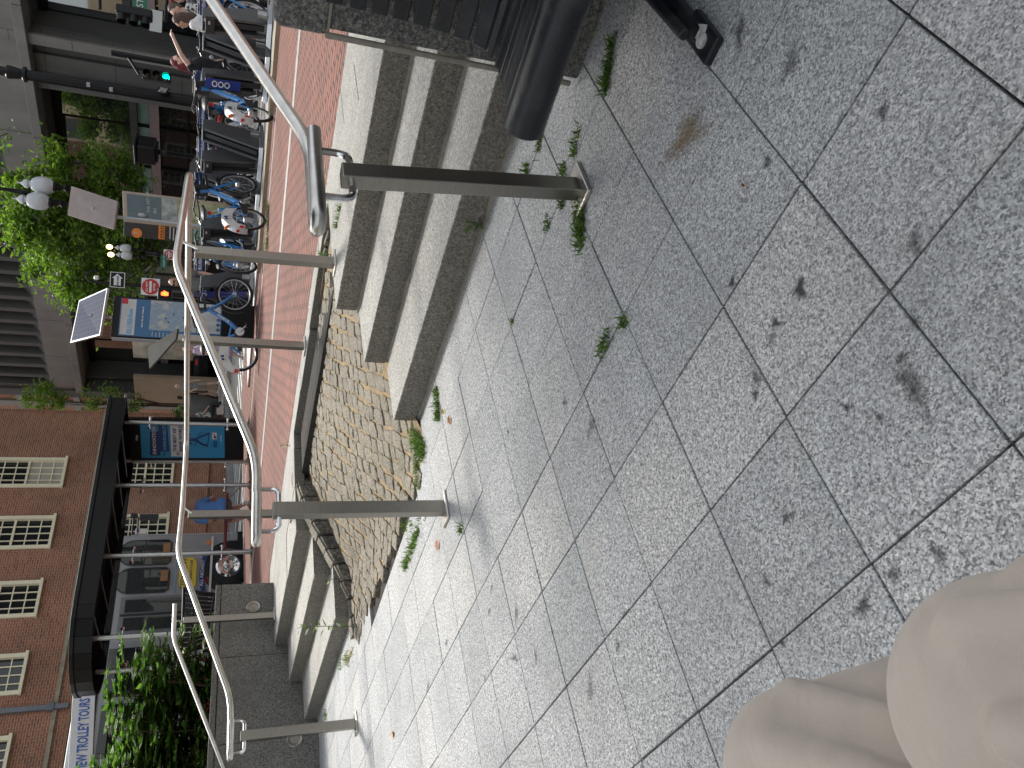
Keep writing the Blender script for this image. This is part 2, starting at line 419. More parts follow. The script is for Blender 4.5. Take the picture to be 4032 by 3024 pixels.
MB().box(((RX1-10.2)/2, -7, .30), (-10.2-RX1, 24.5, .30)).build('brick_plaza', MG['paver'], kind='structure')
sheet('pavement', -60, RX0, 5.29, RY1+20, .02, MG['conc'], 3, .3)
MB().box((-40, -15, .32), (28.8, 40.5, .3)).build('pavement', MG['conc'], kind='structure')
sheet('pavement', RX0, 60, RY1, RY1+20, .02, MG['conc'], 3, .3)
# granite kerbs round the brick plaza and along the far pavements
def strip(name, pts, wdt, hgt, mat, dz=0, seglen=1.8, kind='structure'):
    mb = MB()
    for (a, b) in zip(pts[:-1], pts[1:]):
        a, b = Vector(a), Vector(b); L = (b-a).length; n = max(1, int(L/seglen)); t = (b-a).normalized(); s = Vector((-t.y, t.x, 0))*wdt/2
        for i in range(n):
            p, q = a.lerp(b, i/n)+t*.004, a.lerp(b, (i+1)/n)-t*.004
            f = lambda v, d: Vector((v.x, v.y, gz(v.x, v.y)+dz+d))
            mb.hexa([f(p-s, -hgt), f(q-s, -hgt), f(q+s, -hgt), f(p+s, -hgt)], [f(p-s, 0), f(q-s, 0), f(q+s, 0), f(p+s, 0)])
    return mb.build(name, mat, kind=kind)
strip('kerb', [(RX1-.1, -15, 0), (RX1-.1, RY0+.1, 0), (30, RY0+.1, 0)], .2, .3, MG['wallcap'], .006)
strip('kerb', [(RX0-.1, -15, 0), (RX0-.1, RY1-.1, 0), (50, RY1-.1, 0)], .26, .3, MG['wallcap'], .026)
# pale granite stripe and the beige plinth strip the bike docks stand on
s0, s1, s3 = ong(1000+.678*265, .678*200), ong(700+.452*830, 900+.452*800), ong(900+.452*290, 1600+.452*450)
d1 = (s3-s0).normalized()
strip('paving_stripe', [s0-d1*6, s3+d1*7], .20, .05, MG['wallcap'], .004, 1.2)
strip('paving_stripe', [(-6, 10.45, 0), (-16.6, 10.45, 0)], .12, .05, MG['wallcap'], .004, 1.2)
# white road lines
lines = MB()
def roadline(a, b, wd):
    a, b = Vector(a), Vector(b); t = (b-a).normalized(); s = Vector((-t.y, t.x, 0))*wd/2; n = 10
    for i in range(n):
        p, q = a.lerp(b, i/n), a.lerp(b, (i+1)/n); f = lambda v: Vector((v.x, v.y, gz(v.x, v.y)-.139))
        lines.quad(f(p-s), f(q-s), f(q+s), f(p+s))
for x in (-18.2, -24.0): roadline((x, -15, 0), (x, 12.2, 0), .15)
for x in (-21.1, -21.4): roadline((x, -15, 0), (x, 11.5, 0), .1)
for y in (12.6, 13.1, 14.6): roadline((RX0+.3, y, 0), (RX1-.4, y, 0), .35 if y > 13.5 else .3)
for x in (-24.9, -24.1, -23.3, -22.5, -21.7, -20.9, -20.1, -19.3, -18.5, -17.7): roadline((x, 15.2, 0), (x, 17.6, 0), .35)
lines.build('road_marking', simple('road_paint', (.62, .62, .60), .7, var=.25, nscale=12), kind='structure')

# ---------------------------------------------------------------- lower plaza, granite slabs on a 35 cm grid
tb = R(136.4-138.7)
tdb = Vector((math.cos(tb), -math.sin(tb), 0)); 
# the two joint families, in world axes
az = R(136.4); o_db = (math.sin(az), math.cos(az)); o_da = (o_db[1], -o_db[0])
def old2w(x, y): return Vector((AX.x*x+AF.x*y, AX.y*x+AF.y*y, 0))
DB, DA = old2w(*o_db), old2w(*o_da)
S_ = .3525
A0, B0 = -.469*1.12, -.564*1.12
mb = MB(); rnd.seed(11)
def slab(a0, a1, b0, b1):
    g = .0017+rnd.random()*.0017
    z = rnd.uniform(-.0014, .0014); tx, ty = rnd.uniform(-.0008, .0008), rnd.uniform(-.0008, .0008)
    ca, cb_ = (a0+a1)/2, (b0+b1)/2
    c = [(a0+g, b0+g), (a1-g, b0+g), (a1-g, b1-g), (a0+g, b1-g)]
    P = [DA*a+DB*b for a, b in c]
    if P[0].y > 2.86 or P[2].y > 2.86 or P[1].y > 2.86 or P[3].y > 2.86:
        P = [Vector((p.x, min(p.y, 2.862), 0)) for p in P]
    top = [p+Vector((0, 0, z+tx*(a-ca)*3+ty*(b-cb_)*3)) for p, (a, b) in zip(P, c)]
    mb.hexa([p-Vector((0, 0, .03)) for p in P], top)
inside = lambda x, y: (-11 < x < 5 and -3.5 < y < 2.86)
def incob(x, y): return -6.42 < x < -3.66 and y > 2.58
for i in range(-30, 22):
    j = -46
    while j < 22:
        a0 = A0 + i*S_; b0 = B0 + j*S_; n = 1
        far = (DA*a0+DB*b0)
        if far.length > 4.2 and rnd.random() < .15: n = 2
        c = DA*(a0+S_/2)+DB*(b0+S_*n/2)
        if inside(c.x, c.y-.12) and not incob(c.x, c.y): slab(a0, a0+S_, b0, b0+S_*n)
        j += n
mb.build('plaza_paving', MG['pave'], bevel=.0014, seg=1, kind='structure')
# thin bed under the slabs so the open joints read as dirt
MB().box((-3, -.3, -.034), (17, 6.3, .012)).build('joint_bed', MG['joint'], kind='structure')

# ---------------------------------------------------------------- steps
TY = (2.872, 3.35, 3.83); TZ = (.150, .300, .450)
def step_flight(name, label, x0s, x1, joints):
    t = thing(name, label, 'steps', ((x0s[0]+x1)/2, TY[0], 0))
    for k in range(3):
        z0 = TZ[k]-.15+(.004 if k else 0); y1 = TY[k+1]+.14 if k < 2 else 4.34
        a, b = (x0s[k], x1) if x1 > x0s[k] else (x1, x0s[k])
        cuts = [a]+[c for c in joints[k] if a < c < b]+[b]
        m = MB()
        for u, v in zip(cuts[:-1], cuts[1:]):
            jz = rnd.uniform(-.003, .003); jy = rnd.uniform(-.004, .004)
            # worn, uneven front edge: cross-sections every 3 cm
            n = max(2, int((v-u)/.03)); vs = []
            for i in range(n+1):
                xx = u+.0025+(v-u-.005)*i/n; w1 = noise.noise((xx*9, k*7.3, 1.1)); w2 = noise.noise((xx*30, k*5.1, 4.4)); w3 = noise.noise((xx*2.2, k*9.7, 8.8))
                c1 = .007+.003*w1+.003*w2+(.012 if w3+w2*.3 > .52 else 0); yf = TY[k]+jy+.0015*w2+.002*w1
                vs += [(xx, yf+.001*w1, z0), (xx, yf, TZ[k]+jz-c1*1.1), (xx, yf+c1*.35, TZ[k]+jz-c1*.35), (xx, yf+c1*1.2, TZ[k]+jz), (xx, y1, TZ[k]+jz), (xx, y1, z0)]
            m.add(vs, [(i*6+j, i*6+(j+1) % 6, i*6+6+(j+1) % 6, i*6+6+j) for i in range(n) for j in range(6)]+[tuple(range(6))[::-1], tuple(n*6+j for j in range(6))])
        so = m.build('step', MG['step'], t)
        bmx = bmesh.new(); bmx.from_mesh(so.data); bmesh.ops.recalc_face_normals(bmx, faces=bmx.faces); bmx.to_mesh(so.data); bmx.free()
        g = MB(); n = int(abs(b-a)/.09); zb_ = (TZ[k-1] if k else 0)-.002; vs = []
        for i in range(n+1):
            xx = a+(b-a)*i/n; hh = rnd.uniform(.007, .020)*(.15 if noise.noise((xx*1.3, k*3.1, .5)) > .28 else 1); dd = .012+rnd.random()*.010
            vs += [(xx, TY[k]-dd, zb_), (xx, TY[k]-dd*.7, zb_+hh*.7), (xx, TY[k]+.012, zb_+hh+.002)]
        g.add(vs, [(i*3+j, i*3+3+j, i*3+4+j, i*3+1+j) for i in range(n) for j in range(2)])
        g.build('mortar_joint', MG['mortar'], t)
    return t
step_flight('granite_steps', 'three wide granite steps climbing beside the black slatted bench', (-3.665, -3.67, -3.675), .9, [(), (), ()])
step_flight('granite_steps', 'narrow granite steps against the dark granite planter wall', (-6.44, -6.60, -6.62), -9.46, [(-7.9,), (-8.1,), (-7.6,)])
# granite landing slabs behind the steps
mb = MB()
def lslab(x0, x1, y0, y1):
    mb.box(((x0+x1)/2, (y0+y1)/2, .45-.05+rnd.uniform(-.002, .002)), (x1-x0-.007, y1-y0-.007, .1))
rows = (4.345, 4.80, 5.285)
for (u, v) in ((-3.68, 1.6), (-10.2, -6.62)):
    for r0, r1 in zip(rows[:-1], rows[1:]):
        x = u
        while x < v-.01:
            L = min(rnd.uniform(.7, 1.4), v-x)
            if v-x-L < .3: L = v-x
            lslab(x, x+L, r0, r1); x += L
x = -6.62
while x < -3.7:
    L = min(rnd.uniform(.6, .9), -3.68-x); lslab(x, x+L, 5.02+.05*math.sin(x*1.3), 5.285); x += L
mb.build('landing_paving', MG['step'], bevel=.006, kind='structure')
MB().box((-3.5, 4.9, .30), (13.5, .82, .16)).build('landing_bed', MG['joint'], kind='structure')
MB().box((-8.1, 4.35, .18), (2.8, 1.0, .3)).build('landing_bed', MG['joint'], kind='structure')

# ---------------------------------------------------------------- cobbled slope between the flights
def cy0(x): 
    t = (x+3.7)/(-2.7); return 2.78+.45*max(0, min(1.2, t))
def cz(x, y):
    t = (y-cy0(x))/(4.95-cy0(x))
    t = max(0, min(1, t)); zb = .40+.04*(x+3.7)/2.7*1.4
    return zb*(1-(1-t)**1.75)+.004
def cyb(x):   # back line (metal strip)
    return 4.97 + .16*math.exp(-((x+5.7)/.8)**2) - max(0, (-6.4-x))*.35
def cxl(y):   # left line
    return -6.38 - max(0, y-4.0)*.55
base = MB(); nx, ny = 40, 40
vs = []
for j in range(ny+1):
    for i in range(nx+1):
        y = 2.60+(5.15-2.60)*j/ny; x = -3.62+(-7.1+3.62)*i/nx
        vs.append((x, y, cz(x, y)-.005+.004*noise.noise((x*6, y*6, 0))))
base.add(vs, [(j*(nx+1)+i, (j+1)*(nx+1)+i, (j+1)*(nx+1)+i+1, j*(nx+1)+i+1) for j in range(ny) for i in range(nx)])
base.build('cobblestone_slope_bed', MG['sand'], smooth=True, kind='structure')
va = R(3-138.7+180)  # stone columns
vdir = Vector((AF.x*math.cos(R(6))+AX.x*math.sin(R(6)), AF.y*math.cos(R(6))+AX.y*math.sin(R(6)), 0)); udir = Vector((vdir.y, -vdir.x, 0))
cob = MB(); rnd.seed(5)
def stone(mb, c, su, sv, zf, h=.05, rot=0, rise=.008):
    u = (udir*math.cos(rot)+vdir*math.sin(rot)); v = (vdir*math.cos(rot)-udir*math.sin(rot))
    out = []; n = 4
    for (k, sc, dz) in ((0, 1.0, -h), (1, 1.0, 0.0), (2, .80, rise)):
        for (a, b) in ((-1, -1), (0, -1.08), (1, -1), (1.06, 0), (1, 1), (0, 1.08), (-1, 1), (-1.06, 0)):
            p = c+u*a*su/2*sc*(1+rnd.uniform(-.10, .10))+v*b*sv/2*sc*(1+rnd.uniform(-.10, .10))
            p.z = zf(p.x, p.y)+dz+rnd.uniform(-.0035, .0035); out.append(p)
    fs = [(k*8+i, k*8+(i+1) % 8, (k+1)*8+(i+1) % 8, (k+1)*8+i) for k in range(2) for i in range(8)]
    c2 = sum((out[16+i] for i in range(8)), Vector())/8; c2.z += .002; out.append(c2)
    fs += [(16+i, 16+(i+1) % 8, 24) for i in range(8)]
    mb.add(out, fs)
cen = Vector((-5, 3.7, 0))
for i in range(-26, 27):
    v = -3.4
    while v < 3.4:
        L = rnd.uniform(.075, .175)
        w_ = .104
        p = cen+udir*(i*.118+.012*math.sin(v*5+i))+vdir*(v+L/2)
        if cxl(p.y)+.03 < p.x < -3.74 and 2.56 < p.y < cyb(p.x)-.05:
            if not (p.y > 4.6 and rnd.random() < .06): stone(cob, p+udir*rnd.uniform(-.012, .012), w_*rnd.uniform(.84, 1.10), L*rnd.uniform(.88, 1.0), lambda x, y, d_=rnd.uniform(-.003, .006): cz(x, y)+d_, rot=rnd.uniform(-.12, .12), rise=rnd.uniform(.002, .007))
        v += L+.010
cob.build('cobblestone_slope', MG['cobble'], smooth=False, bevel=.004, seg=1, kind='structure')
# dark rough border stones at the back and at the left, and the rusty metal strip
edge = thing('rough_stone_edging', 'row of dark rough edging stones along the top of the cobbled slope', 'edging', (-5.2, 5.0, .3))
m = MB(); x = -3.95
while x > -6.75:
    L = rnd.uniform(.11, .2); y = cyb(x-L/2)+.035
    top = .448-rnd.uniform(.004, .035)
    y0j = rnd.uniform(-.03, .03)
    m.hexa([(x-L+.008, y+y0j, .25), (x-.008, y+y0j+rnd.uniform(-.01, .01), .25), (x-.008, y+.14, .25), (x-L+.008, y+.14, .25)],
           [(x-L+.012, y+.015+y0j, top), (x-.012, y+.02+y0j, top-rnd.random()*.02), (x-.01, y+.13, top), (x-L+.01, y+.13, top)])
    x -= L
m.build('edging_stones', MG['curb'], edge, bevel=.012)
m = MB()
pts = []
for i in range(30):
    x = -4.15-2.75*i/29; pts.append((x, cyb(x)-.012, cz(x, cyb(x))+.018))
for a, b in zip(pts[:-1], pts[1:]):
    a, b = Vector(a), Vector(b); m.hexa([a-Vector((0, 0, .05)), b-Vector((0, 0, .05)), b+Vector((0, .014, -.05)), a+Vector((0, .014, -.05))], [a, b, b+Vector((0, .014, 0)), a+Vector((0, .014, 0))])
m.build('metal_strip', simple('rusty_strip', (.17, .13, .10), .6, metal=.5, var=.3), edge)
le = thing('rough_stone_edging', 'descending line of dark rough edging stones beside the narrow steps', 'edging', (-6.5, 3.6, .1))
path = [(-6.42, 2.66, .015), (-6.42, 3.0, .035), (-6.44, 3.35, .15), (-6.46, 3.65, .27), (-6.50, 3.95, .385), (-6.62, 4.3, .44), (-6.85, 4.62, .447), (-6.93, 4.95, .447)]
m = MB(); cap = MB()
for a, b in zip(path[:-1], path[1:]):
    a, b = Vector(a), Vector(b); n = 2; t = (b-a).normalized(); s = Vector((t.y, -t.x, 0)).normalized()*.06
    for k in range(n):
        p, q = a.lerp(b, k/n)+t*.006, a.lerp(b, (k+1)/n)-t*.006
        j = s*rnd.uniform(.7, 1.25); jz = Vector((0, 0, rnd.uniform(-.012, .012)))
        dn = Vector((0, 0, .26))
        m.hexa([p-s-dn, q-s-dn, q+j-dn, p+j-dn][::-1] if False else [p+j-dn, q+j-dn, q-s-dn, p-s-dn], [p+j+jz-Vector((0,0,.018)), q+j+jz-Vector((0,0,.018)), q-s+jz-Vector((0,0,.006)), p-s+jz-Vector((0,0,.006))])
        cap.hexa([p+j*.8+jz-Vector((0,0,.02)), q+j*.55+jz-Vector((0,0,.02)), q-s*1.1+jz-Vector((0,0,.02)), p-s*1.1+jz-Vector((0,0,.02))], [p+j*.75+jz, q+j*.5+jz, q-s*1.1+jz+Vector((0,0,.004)), p-s*1.1+jz+Vector((0,0,.004))])
m.build('edging_stones', MG['curb'], le, bevel=.014); cap.build('mortar_cap', MG['cobble'], le, bevel=.005)
# rough packing stones at the ends of the wide steps
m = MB()
for k, (y, z) in enumerate(((2.93, .02), (3.2, .07), (3.42, .15), (3.6, .19), (3.86, .27), (4.1, .33), (4.35, .37))):
    c = Vector((-3.73, y, 0)); stone(m, c, .13, .16, lambda x, y_: z, h=.1, rot=rnd.uniform(0, .8), rise=.02)
m.build('rubble_edge', MG['cobble'], edge, bevel=.006, seg=1)
# ---------------------------------------------------------------- granite walls
gwall = thing('granite_planter_wall', 'long dark granite planter wall at the foot of the leafy bush with round metal vents', 'wall', (-9.3, 3, 0))
Wp = [Vector((-9.50, 4.745, 0)), Vector((-9.115, 2.70, 0)), Vector((-9.10, .2, 0)), Vector((-9.2, -3.0, 0))]
m = MB(); cap = MB(); jn = MB()
for a, b in zip(Wp[:-1], Wp[1:]):
    t = (b-a).normalized(); s = Vector((t.y, -t.x, 0))   # towards -x
    if s.x > 0: s = -s
    n = max(1, round((b-a).length/1.05))
    for k in range(n):
        p, q = a.lerp(b, k/n)+t*.003, a.lerp(b, (k+1)/n)-t*.003
        m.hexa([q-Vector((0,0,.1)), p-Vector((0,0,.1)), p+s*.38-Vector((0,0,.1)), q+s*.38-Vector((0,0,.1))], [q+Vector((0,0,1.075)), p+Vector((0,0,1.075)), p+s*.38+Vector((0,0,1.075)), q+s*.38+Vector((0,0,1.075))])
        p2, q2 = p-s*.004, q-s*.004
        cap.hexa([q2+Vector((0,0,1.083)), p2+Vector((0,0,1.083)), p2+s*.40+Vector((0,0,1.083)), q2+s*.40+Vector((0,0,1.083))], [q2+Vector((0,0,1.145)), p2+Vector((0,0,1.145)), p2+s*.40+Vector((0,0,1.145)), q2+s*.40+Vector((0,0,1.145))])
m.build('wall_panels', MG['wall'], gwall, bevel=.004, seg=1); cap.build('coping', MG['wall'], gwall, bevel=.01)
MB().box((-9.7, 1.0, .5), (.2, 7.2, 1.2)).build('wall_core', MG['mortar'], gwall)
for (pt, a, b) in (((800+.452*437, 2274+.452*258), 0, 1), ((800+.452*797, 2274+.452*1408), 1, 2)):
    d = (Wp[b]-Wp[a]).normalized(); nrm = Vector((-d.y, d.x, 0)); nrm = nrm if nrm.x > 0 else -nrm
    c = onplane(*pt, Wp[a], nrm); q = nrm.to_track_quat('Z', 'Y').to_matrix()
    vm = MB(); vm.lathe(c+nrm*.001, [(.085, -.02), (.085, .012), (.078, .017), (.055, .012), (.050, .004), (.0, .003)], 28, M=q)
    vm.box(c+nrm*.012, (.085, .012, .006), M=q @ Matrix.Rotation(.3, 3, 'Z'))
    vm.build('vent', MG['steel'], gwall, smooth=True)

bwall = thing('granite_wall', 'low granite wall with a rounded coping behind the black slatted bench', 'wall', (-.2, 2.6, 0))
m = MB()
m.box((-.30+.35, 2.64, .39), (2.40, .34, .98)); m.build('wall_panels', MG['wall'], bwall, bevel=.018, seg=3)
MB().box((.04, 2.635, .95), (2.42, .36, .175)).build('coping', MG['wall'], bwall, bevel=.03, seg=4)
mm = MB(); mm.box((-1.162, 2.462, .45), (.020, .016, .86)); mm.build('lit_edge', MG['mortar'], bwall, bevel=.006)  # thin pale strip put in for the lit rounded corner of the wall
mm = MB(); mm.box((.04, 2.636, .873), (2.405, .350, .012)); mm.build('mortar_joint', MG['mortar'], bwall)

# ---------------------------------------------------------------- black slatted bench
bench = thing('slatted_bench', 'black slatted bench with a rolled front edge against the low granite wall', 'bench', (0, 2.0, 0))
BX0, BX1 = -1.03, 1.1
ys = [(2.400, .87), (2.396, .800), (2.392, .735), (2.386, .670), (2.378, .605), (2.365, .540), (2.345, .478), (2.31, .425)]
for k, (y, z) in enumerate(ys):
    an = -R(2+k*1.5) if k < 6 else -R(14 if k == 6 else 38)
    MB().box(((BX0+BX1)/2, y, z), (BX1-BX0, .022, .050), rx=an).build('slat', MG['benchm'], bench, bevel=.004)
sl = [(2.262, .396, 60), (2.208, .385, 76), (2.152, .383, 84), (2.098, .386, 88), (2.044, .390, 90), (1.990, .394, 90), (1.936, .396, 92)]
for (y, z, a) in sl:
    MB().box(((BX0+BX1)/2, y, z), (BX1-BX0, .020, .049), rx=R(a)).build('slat', MG['benchm'], bench, bevel=.004)
MB().lathe((BX0-.015, 1.872, .372), [(.050, 0), (.057, .006), (.057, BX1-BX0), (.05, BX1-BX0+.01)], 28, 'X').build('front_roll', MG['benchm'], bench, smooth=True)
for lx in (-.66, .75):
    m = MB()
    for (a, b, ra) in (((lx, 2.34, .43), (lx, 2.30, .36), .018),):
        pass
    prof = [(2.40, .50), (2.345, .42), (2.30, .375), (2.1, .362), (1.90, .365), (1.87, .32), (2.02, .30), (2.10, .22), (2.09, .12), (2.02, .055), (1.86, .030), (1.745, .022), (1.735, 0), (1.80, 0), (2.0, .012), (2.13, .06), (2.20, .18), (2.28, .28), (2.38, .38), (2.44, .50)]
    m.prism([(lx-.022, y, z) for y, z in prof], (.044, 0, 0))
    m.box((lx, 1.80, .012), (.075, .16, .024)); m.tube([(lx-.02, 2.05, .30), (lx-.02, 2.14, .2), (lx-.02, 2.06, .07), (lx-.02, 1.84, .04)], .018, 8)
    lg = m.build('leg', MG['benchm'], bench, bevel=.006)
    b2 = MB(); b2.lathe((lx, 1.775, .024), [(.020, 0), (.020, .006), (.012, .012)], 12); b2.box((lx+.012, 1.80, .0255), (.035, .045, .002), rz=.4); b2.build('worn_bolt', simple('worn_metal', (.4, .4, .38), .6, var=.5, nscale=60), lg)

# ---------------------------------------------------------------- handrails
def smooth_path(pts, r=.10, n=6):
    pts = [Vector(p) for p in pts]; out = [pts[0]]
    for a, b, c in zip(pts[:-2], pts[1:-1], pts[2:]):
        d1 = (a-b); d2 = (c-b); rr = min(r, d1.length*.45, d2.length*.45)
        p, q = b+d1.normalized()*rr, b+d2.normalized()*rr
        for i in range(n+1):
            t = i/n; out.append(p*(1-t)**2+b*2*t*(1-t)+q*t*t)
    out.append(pts[-1]); return out
RT = .0235
def hook(end, back, side=.055, n=10, ln=None):
    """return bend at the lower end of a rail, side towards +x"""
    pts = []
    for i in range(n+1):
        a = math.pi*i/n; pts.append(Vector((end.x+side/2-side/2*math.cos(a), end.y-side/2*math.sin(a)*1.0, end.z)))
    pts.append(Vector((end.x+side, back, end.z)))
    return pts
def post(parent, b, top, w_=(.050, .075), plate=(.115, .17)):
    b, top = Vector(b), Vector(top)
    h = (top-b).length; q = (top-b).to_track_quat('Z', 'Y').to_matrix(); q = Matrix.Identity(3) if (top-b).xy.length < .01 else Matrix(((1, 0, (top-b).x/h), (0, 1, (top-b).y/h), (0, 0, 1)))
    m = MB(); m.box((b+top)/2, (w_[0], w_[1], h), M=q); po = m.build('post', MG['steel'], parent, bevel=.004)
    MB().box(b+Vector((0, 0, .008)), (plate[0], plate[1], .016)).build('base_plate', MG['rail'], po, bevel=.005)
    return po
def bracket(parent, c, top, half=.12, r=.009):
    """twin bent arms from the post top up to the rail"""
    m = MB()
    for s in (-1, 1):
        pts = smooth_path([(c.x, c.y+s*.02, c.z-.03), (c.x, c.y+s*half, c.z-.03), (c.x+.0, c.y+s*half, top-.005)], .045)
        m.tube(pts, r*1.35, 8)
    m.build('bracket', MG['chrome'], parent, smooth=True)
def handrail(label, paths, posts, group='steel handrails'):
    p0 = posts[0][0]
    t = thing('steel_handrail', label, 'handrail', p0, 0, group)
    for pts in paths: MB().tube(pts, RT, 16).build('rail', MG['rail'], t, smooth=True)
    for b, tp, kind in posts:
        post(t, b, tp)
        if kind == 'hook': bracket(t, Vector(tp), kind_top[tuple(b)])
        elif kind == 'single':
            m = MB(); rt = kind_top[tuple(b)]; m.tube(smooth_path([(tp[0], tp[1], tp[2]-.04), (tp[0]+rt[0]*.5, tp[1]+rt[1]*.5, tp[2]+.0), (tp[0]+rt[0], tp[1]+rt[1], rt[2])], .02), .010, 8); m.build('bracket', MG['chrome'], t, smooth=True)
    return t
kind_top = {}
# right rail, near post
b = (-1.359, 2.111, 0); kind_top[b] = .882
e = Vector((-1.47, 1.86, .892))
main = smooth_path([(-1.62, 4.50, 1.44), (-1.60, 3.90, 1.41), (-1.50, 2.36, .892), (-1.47, 1.89, .892)], .13)
handrail('near brushed steel handrail with a returned end in front of the wide steps', [main+hook(Vector((-1.47, 1.88, .892)), 2.30, .06)],
         [(b, (-1.412, 2.075, .815), 'hook'), ((-1.60, 4.45, .45), (-1.60, 4.45, 1.36), 'none')])
# middle rail: up the steps, across behind the cobbles and down again beside the narrow steps
b1 = (-3.401, 2.077, 0); kind_top[b1] = .948
bC = (-3.57, 4.186, .45); kind_top[bC] = (.08, .0, 1.44)
bD = (-5.40, 5.096, .45); bE = (-7.00, 4.25, .45); kind_top[bE] = (.10, .03, 1.47)
bL = (-6.606, 2.001, 0); kind_top[bL] = .965
h1 = [Vector((p.x, p.y, p.z)) for p in hook(Vector((-3.45, 1.95, .958)), 2.18, .055)][::-1]
h2 = hook(Vector((-6.60, 1.87, .978)), 2.12, .055)
mid = smooth_path([(-3.45, 1.95, .958), (-3.45, 2.42, .958), (-3.46, 3.90, 1.455), (-3.50, 4.96, 1.44), (-5.37, 5.0, 1.47), (-6.86, 5.0, 1.485), (-6.90, 4.30, 1.475), (-6.76, 3.70, 1.475), (-6.60, 2.30, .985), (-6.60, 1.87, .978)], .12)
handrail('long steel handrail bending round three sides of the cobbled slope', [h1+mid[1:-1]+h2],
         [(b1, (-3.396, 2.085, .885), 'hook'), (bC, (-3.582, 4.175, 1.36), 'single'), (bE, (-7.0, 4.25, 1.425), 'single'), (bL, (-6.60, 2.0, .905), 'hook')])
# left rail along the planter wall
bF = (-9.435+.22, 4.15, .455); kind_top[bF] = (.0, .0, 1.52)
Fp = [onp(*R4(1385, 360), -9.2), onp(*R4(1375, 640), -9.2), onp(*R4(1765, 1640), -9.0)]
far = Fp[2]+(Fp[2]-Fp[1])*.35
pb = onp(*R4(2150, 450), -9.25); 
bF = (pb.x, pb.y, .455); tF = onp(*R4(1450, 490), -9.25); kind_top[bF] = (0, 0, Fp[0].z-.02)
handrail('short steel handrail running down in front of the dark planter wall', [smooth_path([Fp[0], Fp[1], far, far+Vector((0, -.4, 0))], .1)], [(bF, (bF[0], bF[1], tF.z), 'single')])
# signpost standing behind the long rail, with a tilted grey panel
sp = thing('panel_post', 'square steel post with a tilted pale grey reading panel on top', 'sign', bD)
post(sp, bD, (bD[0], bD[1], 1.60))
a, b_, c_, d_ = [at(*R2(x, y), dd) for x, y, dd in ((1172, 1145, 7.62), (1185, 1312, 7.58), (1405, 998, 7.22), (1390, 1110, 7.2))]
a, b_, c_, d_ = at(*R2(1168, 1142), 7.60), at(*R2(1405, 992), 7.20), at(*R2(1392, 1075), 7.15), at(*R2(1182, 1312), 7.50)
MB().plate(a, d_, c_, b_, .018).build('panel', simple('panel_grey', (.055, .055, .05), .8, spec=.1), sp, bevel=.003)
m = MB(); m.box((bD[0]-.02, bD[1]-.03, 1.61), (.02, .10, .035)); m.box((bD[0]+.032, bD[1]-.045, 1.49), (.02, .03, .05)); m.build('clamp', MG['chrome'], sp, bevel=.003)
m = MB(); m.tube([(bD[0]+.03, bD[1]-.04, 1.46), (bD[0]+.03, bD[1]-.09, 1.465)], .012); m.build('rail_bracket', MG['chrome'], sp)
# ---------------------------------------------------------------- grey stone office building across the side street
FY = 26.2
ob = thing('office_building', 'grey concrete office building with deep window bays and a row of vertical fins above', 'building', (-15, FY, 1.4))
def bx(name, x0, x1, y0, y1, z0, z1, mat, par, bevel=0, kind=None):
    return MB().box(((x0+x1)/2, (y0+y1)/2, (z0+z1)/2), (abs(x1-x0), abs(y1-y0), z1-z0)).build(name, mat, par, bevel=bevel)
XL, XR = -31.6, 2.0
bx('core', XL+.3, XR, FY+2.4, FY+9, .5, 22, MG['concd'], ob)
# ground-floor columns with a scooped profile
for cx in (-5.9, -15.1, -24.3):
    cm = MB()
    for (u0, u1, y) in ((.60, .95, -.05), (.18, .598, .35), (-.42, .178, .18), (-.95, -.422, .02)):
        z = 1.0
        while z < 8.2:
            h = min(2.05, 8.3-z); cm.box((cx+(u0+u1)/2, FY+y+.65, z+h/2), (u1-u0+.001, 1.3, h-.012)); z += h
    co_ = cm.build('column', MG['concm'], ob)
    lf = MB(); z = 1.0
    while z < 8.2:
        h = min(1.75, 8.3-z); lf.box((cx+.80, FY-.07, z+h/2), (.34, .12, h-.012)); z += h
    lf.build('column_edge', MG['conc'], co_)
# lintel, ledge and panels
lm = MB()
x = XL
while x < XR:
    lm.box((x+1.15, FY+.35, 8.30), (2.285, .9, 1.02)); x += 2.3
lm.build('lintel_panels', MG['conc'], ob, bevel=.01)
ll = MB()
x = XL
while x < XR:
    ll.box((x+1.15, FY+.15, 7.63), (2.285, .9, .30)); x += 2.3
ll.build('ledge', MG['conc'], ob, bevel=.02)
bx('soffit', XL, XR, FY+.55, FY+2.3, 7.42, 7.48, MG['concd'], ob)
# upper fins
fm = MB(); x = XL+.1; k = 0
fb = MB(); fb.box(((XL+XR)/2, FY+1.0, 11.6), (XR-XL, .3, 6.4))
while x < XR:
    fm.box((x+.10, FY+.28, 11.7), (.20, .75, 5.8))
    fm.hexa([(x+.2, FY-.08, 8.80), (x+.70, FY-.08, 8.80), (x+.70, FY+.8, 8.80), (x+.2, FY+.8, 8.80)], [(x+.2, FY-.06, 8.84), (x+.70, FY-.06, 8.84), (x+.70, FY+.8, 9.55), (x+.2, FY+.8, 9.55)])
    x += .70
fm.build('fins', MG['concm'], ob, bevel=.01); fb.build('upper_wall', MG['concd'], ob)
x = XL+.1
wp = MB(); bl = MB()
while x < XR:
    wp.box((x+.45, FY+.83, 12.1), (.34, .03, 4.8)); 
    if rnd.random() < .5: bl.box((x+.38, FY+.80, 12.6+rnd.random()), (.12, .02, 3))
    x += .70
wp.build('upper_windows', MG['glassdark'], ob); bl.build('upper_blinds', MG['blind'], ob)
